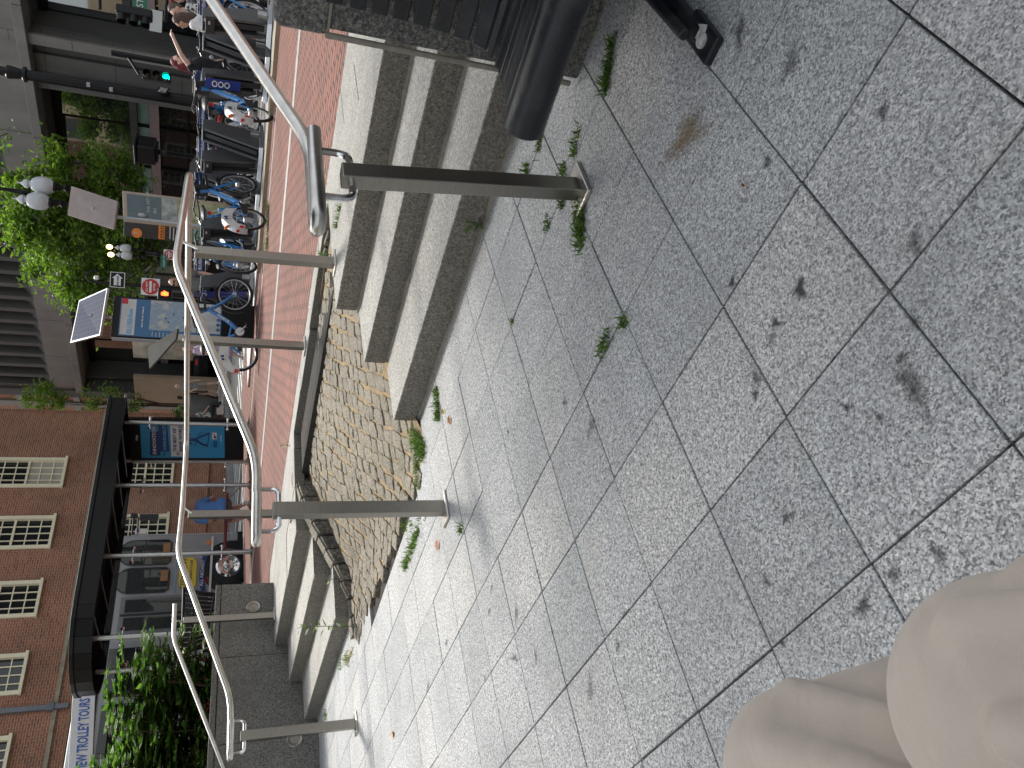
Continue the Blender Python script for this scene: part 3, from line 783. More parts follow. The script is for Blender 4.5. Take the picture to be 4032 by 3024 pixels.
# glazed bays
for bi, (b0, b1) in enumerate(((-14.1, -6.9), (-23.3, -16.1), (-31.2, -25.3))):
    for side in (b0-.02, b1+.02): bx('bay_reveal', side-.04, side+.04, FY+.4, FY+2.3, 1.0, 7.42, MG['concd'], ob)
    n = 4; wd = (b1-b0)/n
    for i in range(n):
        u0, u1 = b0+i*wd+.05, b0+(i+1)*wd-.05
        g = MB().box(((u0+u1)/2, FY+1.63, 6.05), (u1-u0, .05, 2.2), rz=R(7.5)).build('window', MG['mirror'], ob)
        bx('transom_window', u0, u1, FY+1.6, FY+1.66, 4.30, 4.68, MG['greenglass'], ob)
        bx('shop_window', u0, u1, FY+1.6, FY+1.66, 1.6, 3.92, MG['glassdark'], ob)
        fr = MB()
        fr.box((u0-.05, FY+1.56, 4.4), (.07, .14, 6.0))
        fr.box(((u0+u1)/2, FY+1.56, 2.95), (wd, .10, .07)); fr.box(((u0+u1)/2, FY+1.56, 6.05), (.05 if False else wd, .001, .001))
        fr.build('window_frame', MG['black'], g)
    bx('spandrel', b0, b1, FY+1.45, FY+1.70, 4.69, 4.94, MG['concd'], ob)
    bx('fascia_panel', b0, b1, FY+1.48, FY+1.70, 3.95, 4.28, MG['pinkpanel'], ob)
    bx('window_head', b0, b1, FY+1.40, FY+2.2, 7.16, 7.41, MG['black'], ob)
# shop signs, café interior glow
cafe = MB(); cafe.box((-12.6, FY+1.50, 3.62), (1.5, .06, .44)); cafe.build('hanging_sign', MG['tan'], ob, bevel=.01)
# tan hoarding and lit shopfront at the left end
bx('hoarding', -31.85, -29.9, FY-.55, FY-.40, 1.6, 5.25, MG['tan'], ob)
m = MB(); m.box((-29.0, FY+.6, 3.9), (1.7, .06, 2.9)); m.build('shop_display', simple('display', (.55, .52, .42), .5, var=.5, nscale=1.5), ob)
m = MB(); m.box((-29.0, FY+.3, 4.4), (.9, .10, .30), rz=.0); m.build('shop_sign', MG['white'], ob)
m = MB(); m.tube([(-31.6, FY-.5, 5.05), (-31.75, FY-.75, 5.0)], .05); m.build('lamp', MG['white'], ob)
bx('end_column', -32.0, -31.55, FY-.2, FY+1.0, .8, 14, MG['concd'], ob)
# the brick and concrete building at the end of the side street
bb = thing('narrow_brick_building', 'far red brick building with pale stone bands behind two small street trees', 'building', (-36, 30, 1.6))
bx('wall', -42, -32.0, 29.0, 33, .8, 24, MG['brickwall'], bb)
m = MB()
for z in (3.3, 6.0, 8.6, 11.2, 13.8): m.box((-37, 28.97, z), (10, .12, .30))
for x in (-32.3, -33.6, -34.9, -36.2): m.box((x, 28.95, 12), (.38, .16, 22))
m.build('stone_bands', MG['conc'], bb)
# ---------------------------------------------------------------- brick building
BX = -27.0
br = thing('brick_building', 'red brick building with cream sash windows and a thin stone string course', 'building', (BX-3, 10, .6))
WINZ = [(2.93, 4.95), (6.62, 9.10), (10.6, 12.9)]
wy = [(18.87-2.5*k-1.2, 18.87-2.5*k+.02) for k in range(10)]
wy = [(a-.04, b+.04) for a, b in wy if a > 5.2]
m = MB()
ylo, yhi = 5.0, 21.15
def wall_rect(y0, y1, z0, z1):
    if z1 > z0 and y1 > y0: m.add([(BX, y0, z0), (BX, y1, z0), (BX, y1, z1), (BX, y0, z1)], [(0, 3, 2, 1)] if False else [(0, 1, 2, 3)])
edges = [ylo]+sorted(sum([[a+.06, b-.06] for a, b in wy], []))+[yhi]
for a, b in zip(edges[:-1], edges[1:]):
    win = any(abs(a-(w[0]+.06)) < 1e-6 for w in wy)
    if not win: wall_rect(a, b, .4, 15)
    else:
        zs = [.4]+sum([[p+.06, q-.06] for p, q in WINZ], [])+[15]
        for i in range(0, len(zs), 2): wall_rect(a, b, zs[i], zs[i+1])
m.build('wall', MG['brickwall'], br)
m2 = MB(); m2.add([(BX, yhi, .4), (BX-9, yhi, .4), (BX-9, yhi, 15), (BX, yhi, 15)], [(0, 1, 2, 3)]); m2.build('side_wall', MG['brickwall'], br)
bx('inner_wall', BX-.8, BX-.5, ylo, yhi-.02, .4, 15, MG['concd'], br)
m = MB(); m.box((BX+.03, (ylo+yhi)/2, 5.62), (.10, yhi-ylo, .10)); m.build('string_course', simple('lichen_stone', (.30, .27, .19), .9, var=.3), br)
m = MB(); m.box((BX+.06, (ylo+yhi)/2, 5.20), (.10, yhi-ylo, .05)); m.box((BX+.04, (ylo+yhi)/2, 1.75), (.12, yhi-ylo, .2)); m.build('brick_ledge', MG['brickwall'], br)
m = MB(); m.box((BX+.025, yhi+.02, 7.5), (.06, .06, 14.8)); m.build('corner', MG['brickwall'], br)
MB().box((BX-.2, yhi-.3, 5.30), (.6, .75, .28)).build('corner_stone', MG['darkred'] if False else MG['brickwall'], br)
for wi, (y0, y1) in enumerate(wy):
    for zi, (z0, z1) in enumerate(WINZ[:2]):
        g = bx('window', BX-.14, BX-.11, y0+.06, y1-.06, z0+.06, z1-.06, MG['glassdark'], br)
        f = MB(); yc = (y0+y1)/2; W = y1-y0
        f.box((BX-.02, y0+.065, (z0+z1)/2), (.16, .13, z1-z0)); f.box((BX-.02, y1-.065, (z0+z1)/2), (.16, .13, z1-z0))
        f.box((BX-.02, yc, z1-.05), (.14, W-.2, .10)); f.box((BX+.03, yc, z0+.04), (.22, W+.06, .09))
        f.box((BX-.06, yc, (z0+z1)/2), (.06, W-.2, .07))
        for i in (1, 2, 3): f.box((BX-.085, y0+.1+(W-.2)*i/4, (z0+z1)/2), (.035, .036, z1-z0-.12))
        for j in (1, 2, 4, 5): f.box((BX-.085, yc, z0+.06+(z1-z0-.12)*j/6), (.032, W-.2, .036))
        f.build('window_frame', MG['cream'], g)
        if (wi, zi) in ((0, 1), (3, 0)):
            bx('blind', BX-.108, BX-.104, y0+.1, y1-.1, z0+.1, (z0+z1)/2, MG['blind'], g)
dp = thing('drainpipe', 'square grey metal drainpipe on the brick wall', 'drainpipe', (BX+.1, 9.63, 5))
m = MB(); m.box((BX+.10, 9.63, 9.5), (.13, .15, 8.5)); m.build('pipe', simple('zinc', (.16, .17, .19), .5, metal=.3), dp, bevel=.01)
m = MB(); m.box((BX+.10, 9.63, 5.75), (.19, .23, .22)); m.box((BX+.10, 9.63, 8.9), (.19, .23, .12)); m.build('collar', simple('zinc2', (.14, .15, .17), .5, metal=.3), dp, bevel=.01)
# buildings behind the viewer's left, seen only mirrored in the office glass
rb = thing('beige_building', 'pale beige stone block with square windows mirrored in the office glass', 'building', (-60, -25, 0))
bx('wall', -60, -25.5, -24, -12, 0, 26, MG['beige'], rb); bx('low_wing', -25, -8, -24, -13, 0, 12.5, MG['beige'], rb)
m = MB()
for xx in range(-59, -9, 3):
    for zz in (3, 6.6, 10.2, 13.8, 17.4, 21):
        if zz < 11.5 or xx < -26.5: m.box((xx, -11.98 if xx < -25.6 else -12.98, zz), (1.5, .2, 2.0))
m.build('windows', MG['glassdark'], rb)

# ---------------------------------------------------------------- trolley bus
TX = -18.0
tr = thing('trolley_bus', 'silver grey trolley bus with round topped windows and a blue band standing behind the shelter', 'bus', (TX-1.2, 6, .45))
grey = simple('trolley_grey', (.27, .28, .29), .3, var=.05, coat=.5)
YF, YR, WX = 10.40, 2.2, 2.3     # front, rear, width
zb0, zb1 = .58, 3.40
wins = []
def archwin(y0, y1, z0, z1):
    pts = []; cyy = (y0+y1)/2; r = (y1-y0)/2
    pts += [(y1-.08, z0), (y1, z0+.08)]
    for i in range(11):
        a = math.pi*i/10; pts.append((cyy+r*math.cos(a), z1-r*.95+r*.95*math.sin(a)))
    pts += [(y0, z0+.08), (y0+.08, z0)]
    return pts
m = MB(); m.box((TX-WX/2, (YF+YR)/2, (zb0+zb1)/2), (WX, YF-YR, zb1-zb0)); body = m.build('body', grey, tr, bevel=.05)
m = MB(); m.box((TX-WX/2, (YF+YR)/2, 3.50), (WX+.10, YF-YR+.06, .20)); band = m.build('blue_band', MG['navy'], tr, bevel=.03)
bandc = simple('band_blue', (.03, .12, .24), .35); band.data.materials[0] = bandc
m = MB(); m.box((TX-WX/2, (YF+YR)/2-.4, 3.72), (WX-.5, YF-YR-1.2, .26)); m.build('roof', MG['offwhite'], tr, bevel=.06)
for a, b in ((8.84, 9.51), (9.55, 10.24)):
    p = archwin(a+.02, b-.02, 2.21, 3.34)
    fw = MB().prism([(TX-.02, y, z) for y, z in p], (.045, 0, 0)).build('window', MG['glassdark'], tr)
    rim = [(TX+.022, y, z) for y, z in p]; MB().tube(rim, .014, 6, closed=True).build('window_rim', MG['black'], fw)
    seats = MB(); seats.box((TX+.024, (a+b)/2+.1, 2.32), (.006, .28, .16)); seats.build('bench_slats', simple('wood', (.30, .15, .05), .6), fw)
    MB().box((TX+.03, (a+b)/2, 2.78), (.012, .60, .02)).build('window_bar', MG['black'], fw)
# doors and the square windows further back
m = MB(); m.box((TX+.01, 8.32, 1.95), (.04, .88, 2.45)); dr = m.build('door', simple('door_grey', (.15, .16, .17), .35), tr)
for yy in (8.54, 8.11): MB().box((TX+.035, yy, 2.45), (.02, .30, 1.25)).build('door_window', MG['glassdark'], dr)
MB().box((TX+.038, 8.325, 1.95), (.02, .05, 2.4)).build('door_gap', MG['black'], dr)
for a, b in ((6.5, 7.6), (5.3, 6.4), (4.1, 5.2), (2.9, 4.0)):
    g = MB().box((TX+.01, (a+b)/2, 2.75), (.04, b-a-.06, 1.05)).build('window', MG['glassdark'], tr)
# wheel
for yy in (9.46, 3.6):
    aw = [(TX+.004, yy+.70*math.cos(math.pi*i/16), max(.60, .86+.66*math.sin(math.pi*i/16))) for i in range(17)]
    MB().prism([(x, y, z) for x, y, z in aw]+[(TX+.004, yy-.70, .60), (TX+.004, yy+.70, .60)][:0], (.01, 0, 0)).build('wheel_arch', MG['black'], tr)
    MB().prism([(TX+.016, yy+.70, .62), (TX+.016, yy-.70, .62), (TX+.016, yy-.70, .90), (TX+.016, yy+.70, .90)], (.004, 0, 0)).build('wheel_well', MG['black'], tr)
    wl = MB(); wl.lathe((TX-.22, yy, .87), [(.30, 0), (.46, .02), (.48, .06), (.48, .20), (.45, .25), (.33, .255)], 32, 'X'); wh = wl.build('wheel', MG['rubber'], tr, smooth=True)
    hl = MB(); hl.lathe((TX+.03, yy, .90), [(.30, 0), (.295, .02), (.25, .05), (.13, .03), (.12, .07), (.06, .08), (.001, .08)], 28, 'X'); hub = hl.build('hub_cap', MG['chrome'], wh, smooth=True)
    nt_ = MB()
    for k in range(8):
        a = 2*math.pi*k/8; nt_.lathe((TX+.07, yy+.17*math.cos(a), .90+.17*math.sin(a)), [(.018, 0), (.015, .02)], 8, 'X')
    nt_.build('wheel_nuts', MG['chrome'], wh)
MB().box((TX+.015, (YF+YR)/2, .66), (.05, YF-YR, .12)).build('sill', MG['black'], tr)
MB().box((TX+.03, 9.4, 1.30), (.02, 1.75, .05)).build('trim', MG['white'], tr)
MB().lathe((TX+.0, 10.12, 1.37), [(.06, 0), (.05, .05), (.02, .06)], 12, 'X').build('side_lamp', MG['orange'], tr, smooth=True)
MB().box((TX+.012, (8.8+YF)/2, 2.08), (.008, 1.6, .012)).build('pinstripe', MG['lblue'], tr)
# sign boards on the body: yellow badge and blue ribbon
Yd = Vector((0, 1, 0)); Zd = Vector((0, 0, 1)); Xd = Vector((1, 0, 0))
c0 = Vector((TX+.012, 9.30, 1.82))
pts = [(-.42, -.10), (-.30, -.20), (.30, -.20), (.42, -.10), (.42, .08), (.25, .18), (-.25, .18), (-.42, .08)]
bd = MB().prism([c0+Yd*a+Zd*b for a, b in pts], (.012, 0, 0)).build('badge', MG['yellow'], tr)
text_mb('CITY VIEW', .17, (TX+.026, 9.30, 1.84), Yd, Zd, .004, 'CENTER').build('lettering', MG['navy'], bd)
text_mb('SIGHTSEEING TOURS', .075, (TX+.026, 9.30, 1.72), Yd, Zd, .004, 'CENTER').build('lettering', MG['navy'], bd)
rb_ = MB()
for i in range(8):
    a = -.46+.92*i/8; b_ = a+.115; za, zb_ = -.06*(a/.46)**2, -.06*(b_/.46)**2
    rb_.prism([c0+Yd*a+Zd*(-.32+za-.055), c0+Yd*b_+Zd*(-.32+zb_-.055), c0+Yd*b_+Zd*(-.32+zb_+.055), c0+Yd*a+Zd*(-.32+za+.055)], (.016, 0, 0))
rbo = rb_.build('ribbon', MG['navy'], tr)
text_mb('ALL ABOARD!', .11, (TX+.032, 9.30, 1.46), Yd, Zd, .004, 'CENTER').build('lettering', MG['white'], rbo)
text_mb('1hr', .12, (TX+.014, 9.12, 1.34), Yd, Zd, .004, 'CENTER', shear=.3).build('lettering', MG['red'], tr)
text_mb('(617) 363-7899', .15, (TX+.056, 8.55, 3.445), Yd, Zd, .004).build('lettering', MG['lblue'], band)
text_mb('617-363-7899', .12, (TX+.056, 10.0, 3.445), Yd, Zd, .004, 'CENTER').build('lettering', MG['lblue'], band)
# round badge near the rear, with a small open book and letters
m = MB().lathe((TX+.012, 6.75, 1.58), [(.26, 0), (.26, .010), (.23, .014)], 32, 'X').build('round_badge', MG['lblue'], tr)
MB().lathe((TX+.022, 6.75, 1.58), [(.215, 0), (.215, .008)], 32, 'X').build('badge_ring', MG['red'], m)
mm = MB(); mm.box((TX+.036, 6.82, 1.58), (.006, .11, .16)); mm.box((TX+.036, 6.68, 1.58), (.006, .11, .16)); mm.build('badge_book', MG['white'], m)
text_mb('HOP', .20, (TX+.014, 6.42, 1.50), Yd, Zd, .004, 'RIGHT').build('lettering', MG['red'], tr)
# roof sign
m = MB().prism([(TX-.10, 7.6, 3.62), (TX-.02, 7.6, 4.02), (TX-.02, 2.6, 4.02), (TX-.10, 2.6, 3.62)], (.03, 0, 0))
sl_ = Vector((0, 1, .088)).normalized(); s0_ = Vector((TX+.06, 2.4, 3.25-.20)); s1_ = s0_+sl_*5.4
sgn = MB().plate(s0_, s1_, s1_+Vector((0, 0, .42)), s0_+Vector((0, 0, .42)), .05).build('roof_sign', MG['white'], tr, bevel=.01)
text_mb('CITY VIEW TROLLEY TOURS', .27, s0_+sl_*4.15+Vector((.006, 0, .10)), sl_, Zd, .004, 'RIGHT', shear=0, bold=.004, wx=.52).build('lettering', simple('sign_blue', (.04, .12, .42), .5), sgn)
# mirrors, flag and stop paddle at the front
m = MB(); m.tube([(TX+.02, YF, 3.0), (TX+.1, YF+.42, 3.02)], .02); m.tube([(TX+.02, YF, 3.12), (TX+.1, YF+.42, 3.12)], .02)
m.box((TX+.1, YF+.42, 2.78), (.10, .12, .42)); m.sphere((TX+.1, YF+.46, 3.12), .10, 10, (1, .7, 1.0)); m.build('mirror', MG['black'], tr, smooth=True)
m = MB(); m.box((TX+.03, YF+.07, 2.93), (.02, .14, .26)); m.build('notice', MG['white'], tr)
text_mb('NO', .07, (TX+.042, YF+.07, 2.96), Yd, Zd, .003, 'CENTER').build('lettering', MG['red'], tr)
m = MB(); m.box((TX-.1, YF+.02, 2.0), (.05, .05, 2.3)); m.build('front_pillar', MG['silver'], tr)
flag = thing('small_flag', 'tiny red and white striped flag above the trolley mirror', 'flag', (TX+.1, YF+.42, 3.25))
m = MB(); m.tube([(TX+.1, YF+.42, 3.18), (TX+.1, YF+.42, 3.52)], .008, 6); m.build('pole', MG['black'], flag)
m = MB(); r2 = MB()
for k in range(5): (m if k % 2 else r2).box((TX+.1, YF+.52, 3.36+k*.032), (.006, .22, .031), rz=.2)
m.build('white_stripes', MG['white'], flag); r2.build('red_stripes', MG['red'], flag)

# ---------------------------------------------------------------- bus shelter
sh = thing('bus_shelter', 'glass bus shelter with a black rounded roof and pale steel posts', 'shelter', (-14.4, 8.4, .55))
px = [(-14.3, 9.40), (-14.0, 7.60), (-14.0, 6.17), (-15.1, 6.05), (-14.05, 10.9), (-15.1, 10.9)]
px = [(onp(*R3(1980, 825), -14.2).y, -14.2), (onp(*R3(1980, 1352), -14.0).y, -14.0), (onp(*R4(1400, 590), -13.9).y, -13.9), (onp(*R4(1200, 865), -15.1).y, -15.1), (onp(*R3(1900, 348), -14.1).y, -14.1), (onp(*R3(1950, 640), -15.2).y, -15.2)]
for (y, x) in px:
    g = gz(x, y); m = MB(); m.lathe((x, y, g), [(.045, 0), (.045, 3.10-g)], 14); po = m.build('post', MG['alu'], sh, smooth=True)
    m = MB(); m.lathe((x, y, g), [(.08, 0), (.08, .03), (.05, .04)], 14); m.build('post_foot', MG['steel'], po)
    for zz in (1.08, 2.62):
        m = MB(); m.tube([(x, y-.13, zz), (x, y+.13, zz)], .02); m.sphere((x, y-.14, zz), .04, 8); m.sphere((x, y+.14, zz), .04, 8); m.build('glass_clamp', MG['chrome'], po, smooth=True)
ya, yb_ = px[0][0], px[1][0]
yR = onp(*R3(965, 292), -13.9).y
rp = []
for i in range(13):
    a = math.pi*i/12; rp.append((-14.55+1.25*math.cos(a), 6.45-1.05*math.sin(a)))
outline = [(-13.30, yR+.1)]+[(x, y) for x, y in rp]+[(-15.8, yR+.1)]
MB().prism([(x, y, 3.28) for x, y in outline], (0, 0, .07)).build('roof', MG['black'], sh, bevel=.01)
o2 = [(-14.55+(x+14.55)*.95, 6.45+(y-6.45)*.95 if y < 6.45 else y-.03) for x, y in outline]
m = MB()
for (a, b) in zip(o2, o2[1:]+o2[:1]):
    a3, b3 = Vector((*a, 3.02)), Vector((*b, 3.02)); t = (b3-a3).normalized(); s = Vector((-t.y, t.x, 0))*.03
    m.hexa([a3, b3, b3+s, a3+s], [v+Vector((0, 0, .262)) for v in (a3, b3, b3+s, a3+s)])
m.build('fascia', simple('fascia_black', (.006, .006, .006), .4, spec=.25), sh)
m = MB()
for k in range(7):
    y = 6.3+k*.78; m.tube([(-13.4, y, 3.06), (-15.7, y+.3, 3.12)], .02, 6)
m.build('roof_ribs', MG['steel'], sh)
for (y0, y1, x0, x1) in ((ya-.08, yb_+.08, -14.2, -14.0), (yb_-.1, px[2][0]+.08, -14.0, -13.9), (px[2][0]-.05, px[3][0], -13.98, -15.0)):
    m = MB(); a, b = Vector((x0, y0, .95)), Vector((x1, y1, .95)); a2, b2 = a+Vector((0, 0, 1.95)), b+Vector((0, 0, 1.95)); m.plate(a, b, b2, a2, .012); m.build('glass_panel', MG['clear'], sh)
m = MB(); m.tube([(-14.35, ya-.1, 1.02), (-14.15, yb_+.12, 1.02)], .022); m.tube([(-14.6, ya-.1, 1.04), (-14.4, yb_+.12, 1.04)], .022)
m.build('seat_rail', MG['darkred'], sh)
m = MB(); m.tube([(-14.2, ya-.04, .80), (-14.35, ya-.2, 1.0)], .025); m.tube([(-14.0, yb_+.02, .80), (-14.15, yb_+.15, 1.0)], .025); m.build('seat_bracket', MG['steel'], sh)
# advertising case at the far end of the shelter, its face turned towards the seats
ad = thing('advertising_case', 'black advertising case with a bright blue poster at the right end of the shelter', 'advert', (-14.6, 11.0, .65))
A = [at(*R3(x, y), dd) for x, y, dd in ((1015, 298, 18.0), (1930, 305, 18.0), (1930, 628, 18.3), (1035, 628, 18.3))]
MB().plate(A[2], A[1], A[0], A[3], .14).build('case', MG['black'], ad, bevel=.01)
def adp(u, v, off=.004):   # u 0..1 from left, v 0..1 from bottom
    a = A[2].lerp(A[1], u); b = A[3].lerp(A[0], u); p = a.lerp(b, v)
    nn = (A[1]-A[2]).cross(A[3]-A[2]).normalized(); nn = nn if nn.dot(EYE-A[2]) > 0 else -nn
    return p+nn*off
def adrect(name, u0, v0, u1, v1, mat, off, par, skew=0):
    return MB().plate(adp(u0, v0, off), adp(u1, v0+skew, off), adp(u1, v1+skew, off), adp(u0, v1, off), .003).build(name, mat, par)
adb = simple('poster_blue', (.02, .26, .50), .3, var=.05)
post_ = adrect('poster', .06, .175, .90, .905, adb, .006, ad)
adrect('poster_block', .12, .745, .70, .835, MG['navy'], .011, post_, -.01)
adrect('poster_block', .22, .665, .88, .745, MG['navy'], .012, post_, .01)
adrect('poster_block', .10, .535, .93, .650, MG['white'], .013, post_, .0)
ud = (adp(1, .5)-adp(0, .5)); uw = ud.length; ud.normalize(); vd = (adp(.5, 1)-adp(.5, 0)); vh = vd.length; vd.normalize()
def adtext(s, u, v, size, mat, off=.018, al='LEFT'): text_mb(s, size, adp(u, v, off), ud, vd, .003, al, bold=.002).build('lettering', mat, post_)
adtext('INNOVATION', .15, .778, .098, MG['white']); adtext('DEFENDABILITY', .25, .69, .084, MG['lblue']); adtext('+', .12, .69, .13, MG['navy'])
adtext('THE BEST OF', .22, .602, .092, MG['navy']); adtext('BANK WORLDS', .22, .552, .092, MG['navy']); adtext('=', .12, .565, .16, MG['navy'])
adtext('sb)', .32, .245, .13, MG['navy'])
adrect('poster_logo', .52, .245, .68, .285, MG['white'], .014, post_); adrect('poster_logo', .54, .262, .66, .272, MG['red'], .019, post_); adrect('poster_logo', .54, .25, .60, .262, MG['navy'], .019, post_)
adrect('poster_line', .46, .205, .62, .21, MG['white'], .014, post_)
# dark blue drawn walking figure with a briefcase
m = MB()
def ap(u, v): return adp(u, v, .016)
for pts, r in ((((.50, .53), (.52, .44)), .035), (((.52, .44), (.40, .38), (.36, .33)), .022), (((.52, .44), (.60, .37), (.66, .31)), .022), (((.50, .52), (.40, .47)), .016), (((.52, .52), (.64, .48)), .016)):
    m.tube([ap(*p) for p in pts], r, 6)
m.build('drawn_figure', MG['navy'], post_); MB().tube([ap(.34, .33), ap(.68, .31), ap(.66, .40), ap(.36, .44)], .008, 6).build('drawn_line', MG['navy'], post_)
MB().box(adp(.56, .935, .01), (.1, .16, .035), rz=math.atan2(ud.y, ud.x)).build('case_plate', MG['silver'], ad)
# ---------------------------------------------------------------- shared bicycles and their docks
def torus_mb(mb, c, r, t, n=36, k=8, squash=1.0):
    pts = [(c[0]+r*math.cos(2*math.pi*i/n), c[1], c[2]+r*math.sin(2*math.pi*i/n)) for i in range(n)]
    mb.tube(pts, t, k, closed=True)
WR = .325; WB = 1.10
def make_bike(label):
    t = thing('bicycle', label, 'bicycle', (0, 0, 0), 0, 'blue shared bicycles at the docking station')
    xr, xf, zc = 0.0, WB, WR
    for xc in (xr, xf):
        m = MB(); torus_mb(m, (xc, 0, zc), WR-.022, .023); wl = m.build('wheel', MG['rubber'], t, smooth=True, local=True)
        m = MB(); torus_mb(m, (xc, 0, zc), WR-.052, .012, 36, 6); m.build('rim', MG['silver'], wl, smooth=True, local=True)
        m = MB()
        for k in range(16):
            a = 2*math.pi*k/16; m.tube([(xc, .02*(-1)**k, zc), (xc+(WR-.05)*math.cos(a+.15), 0, zc+(WR-.05)*math.sin(a+.15))], .0022, 4, caps=False)
        m.lathe((xc, -.05, zc), [(.028, 0), (.034, .02), (.034, .08), (.028, .10)], 12, 'Y'); m.build('spokes', MG['alu'], wl, local=True)
    # frame: one big down tube, seat tube and stays
    m = MB()
    hx, hz = .86, .80
    m.tube(smooth_path([(hx+.01, 0, hz+.02), (.60, 0, .46), (.42, 0, .31), (.36, 0, .29)], .15), [.040]*2+[.040]*12 if False else .038, 12)
    m.tube([(hx, 0, hz-.05), (hx-.055, 0, hz+.16)], .032, 12)
    m.tube([(.38, 0, .30), (.25, 0, .72)], .026, 10)
    for s in (-1, 1):
        m.tube([(.38, .03*s, .30), (0, .065*s, WR)], .016, 8); m.tube([(.29, .03*s, .58), (0, .065*s, WR)], .013, 8)
        m.tube([(hx+.01, .05*s, hz-.09), (hx+.10, .055*s, hz-.26), (WB, .06*s, WR)], [.026, .022, .014], 8)
    m.tube([(hx+.02, -.055, hz-.08), (hx+.02, .055, hz-.08)], .030, 8)
    m.tube([(.56, 0, .42), (.29, 0, .50)], .016, 8)
    m.build('frame', MG['blue'], t, smooth=True, local=True)
    # lettering on the down tube (both sides)
    d = Vector((hx-.60, 0, hz-.46)).normalized(); up = Vector((-d.z, 0, d.x))
    m = MB(); text_mb('BLUEbikes', .055, Vector((.61, -.0395, .455)), d, up, .002, mb=m, bold=.001); text_mb('BLUEbikes', .055, Vector((.83, .0395, .745)), -d, up, .002, mb=m, bold=.001); m.build('lettering', MG['white'], t, local=True)
    # chain case, cranks, pedals
    m = MB(); m.prism([(.30, -.085, .26), (.42, -.085, .20), (.49, -.085, .26), (.47, -.085, .36), (.38, -.085, .40), (.04, -.085, .36), (.03, -.085, .29)], (0, .022, 0)); m.build('chain_case', MG['blackpl'], t, local=True, bevel=.006)
    m = MB(); m.lathe((.40, -.105, .295), [(.075, 0), (.08, .01)], 20, 'Y'); m.tube([(.40, -.12, .295), (.50, -.13, .18)], .012, 8); m.tube([(.40, .10, .295), (.30, .12, .41)], .012, 8); m.tube([(.40, -.12, .295), (.40, .105, .295)], .014, 8); ck = m.build('crank', MG['alu'], t, smooth=True, local=True)
    m = MB(); m.box((.50, -.18, .175), (.09, .09, .025)); m.box((.30, .17, .415), (.09, .09, .025)); m.build('pedals', MG['blackpl'], ck, local=True, bevel=.004)
    # rear guard: white skirt with grey mudguard, red band and tail lamp
    for s in (-1, 1):
        pts = []
        for i in range(10):
            a = R(52)+R(118)*i/9; pts.append((math.cos(a)*(WR+.045), .048*s, WR+math.sin(a)*(WR+.045)))
        pts += [(-.27, .048*s, WR+.03), (-.20, .048*s, WR+.15), (-.06, .048*s, WR+.21), (.10, .048*s, WR+.19), (.24, .048*s, WR+.11)]
        MB().prism(pts, (0, .006*s, 0)).build('wheel_guard', MG['offwhite'], t, local=True)
        MB().prism([(-.352, .056*s, WR+.07), (-.338, .056*s, WR+.14), (-.27, .056*s, WR+.11), (-.29, .056*s, WR+.05)], (0, .004*s, 0)).build('guard_band', MG['red'], t, local=True)
        m = MB(); m.prism([(-.10, .056*s, WR+.32), (-.06, .056*s, WR+.33), (-.06, .056*s, WR+.285), (-.10, .056*s, WR+.27)], (0, .004*s, 0)); m.prism([(-.045, .056*s, WR+.332), (-.005, .056*s, WR+.337), (.0, .056*s, WR+.275), (-.04, .056*s, WR+.28)], (0, .004*s, 0)); m.build('guard_emblem', MG['navy'], t, local=True)
        MB().box((-.05, .060*s, WR+.245), (.17, .003, .014)).build('guard_lettering', MG['silver'], t, local=True)
    def fender(cx, a0, a1, r, wd, mat, nm):
        m = MB(); n = 14
        for i in range(n):
            p0, p1 = a0+(a1-a0)*i/n, a0+(a1-a0)*(i+1)/n
            q = [Vector((cx+math.cos(a)*r_, y, WR+math.sin(a)*r_)) for a, r_, y in ((p0, r, -wd), (p1, r, -wd), (p1, r, wd), (p0, r, wd))]
            q2 = [Vector((cx+math.cos(a)*r_, y, WR+math.sin(a)*r_)) for a, r_, y in ((p0, r+.012, -wd), (p1, r+.012, -wd), (p1, r+.012, wd), (p0, r+.012, wd))]
            m.hexa(q, q2)
        m.build(nm, mat, t, local=True, smooth=True)
    fender(0, R(45), R(178), WR+.035, .052, MG['silver'], 'mudguard')
    fender(WB, R(60), R(200), WR+.020, .034, MG['blackpl'], 'mudguard')
    m = MB(); m.box((-.345, 0, WR+.15), (.018, .045, .085), ry=R(-25)); m.build('tail_lamp', MG['red'], t, local=True, bevel=.012)
    m = MB(); m.box((-.245, 0, WR+.32), (.03, .05, .10), ry=R(-52)); m.build('reflector', MG['orange'], t, local=True, bevel=.01)
    # saddle and its post
    m = MB(); m.tube([(.25, 0, .70), (.195, 0, .92)], .014, 8); st = m.build('seat_post', MG['alu'], t, smooth=True, local=True)
    m = MB(); m.sphere((.13, 0, .955), .13, 14, (1.0, .85, .36)); m.sphere((.27, 0, .955), .12, 12, (1.0, .42, .30)); m.build('saddle', MG['blackpl'], t, smooth=True, local=True)
    MB().box((.155, 0, .865), (.03, .05, .06)).build('rear_light', MG['red'], st, local=True, bevel=.008)
    # handlebar with basket and light housing
    m = MB(); m.tube([(hx-.05, 0, hz+.14), (hx-.09, 0, 1.03)], .02, 8)
    m.tube(smooth_path([(hx-.30, -.31, 1.05), (hx-.17, -.29, 1.08), (hx-.07, -.10, 1.03), (hx-.07, .10, 1.03), (hx-.17, .29, 1.08), (hx-.30, .31, 1.05)], .08), .014, 8); hb = m.build('handlebar', MG['blackpl'], t, smooth=True, local=True)
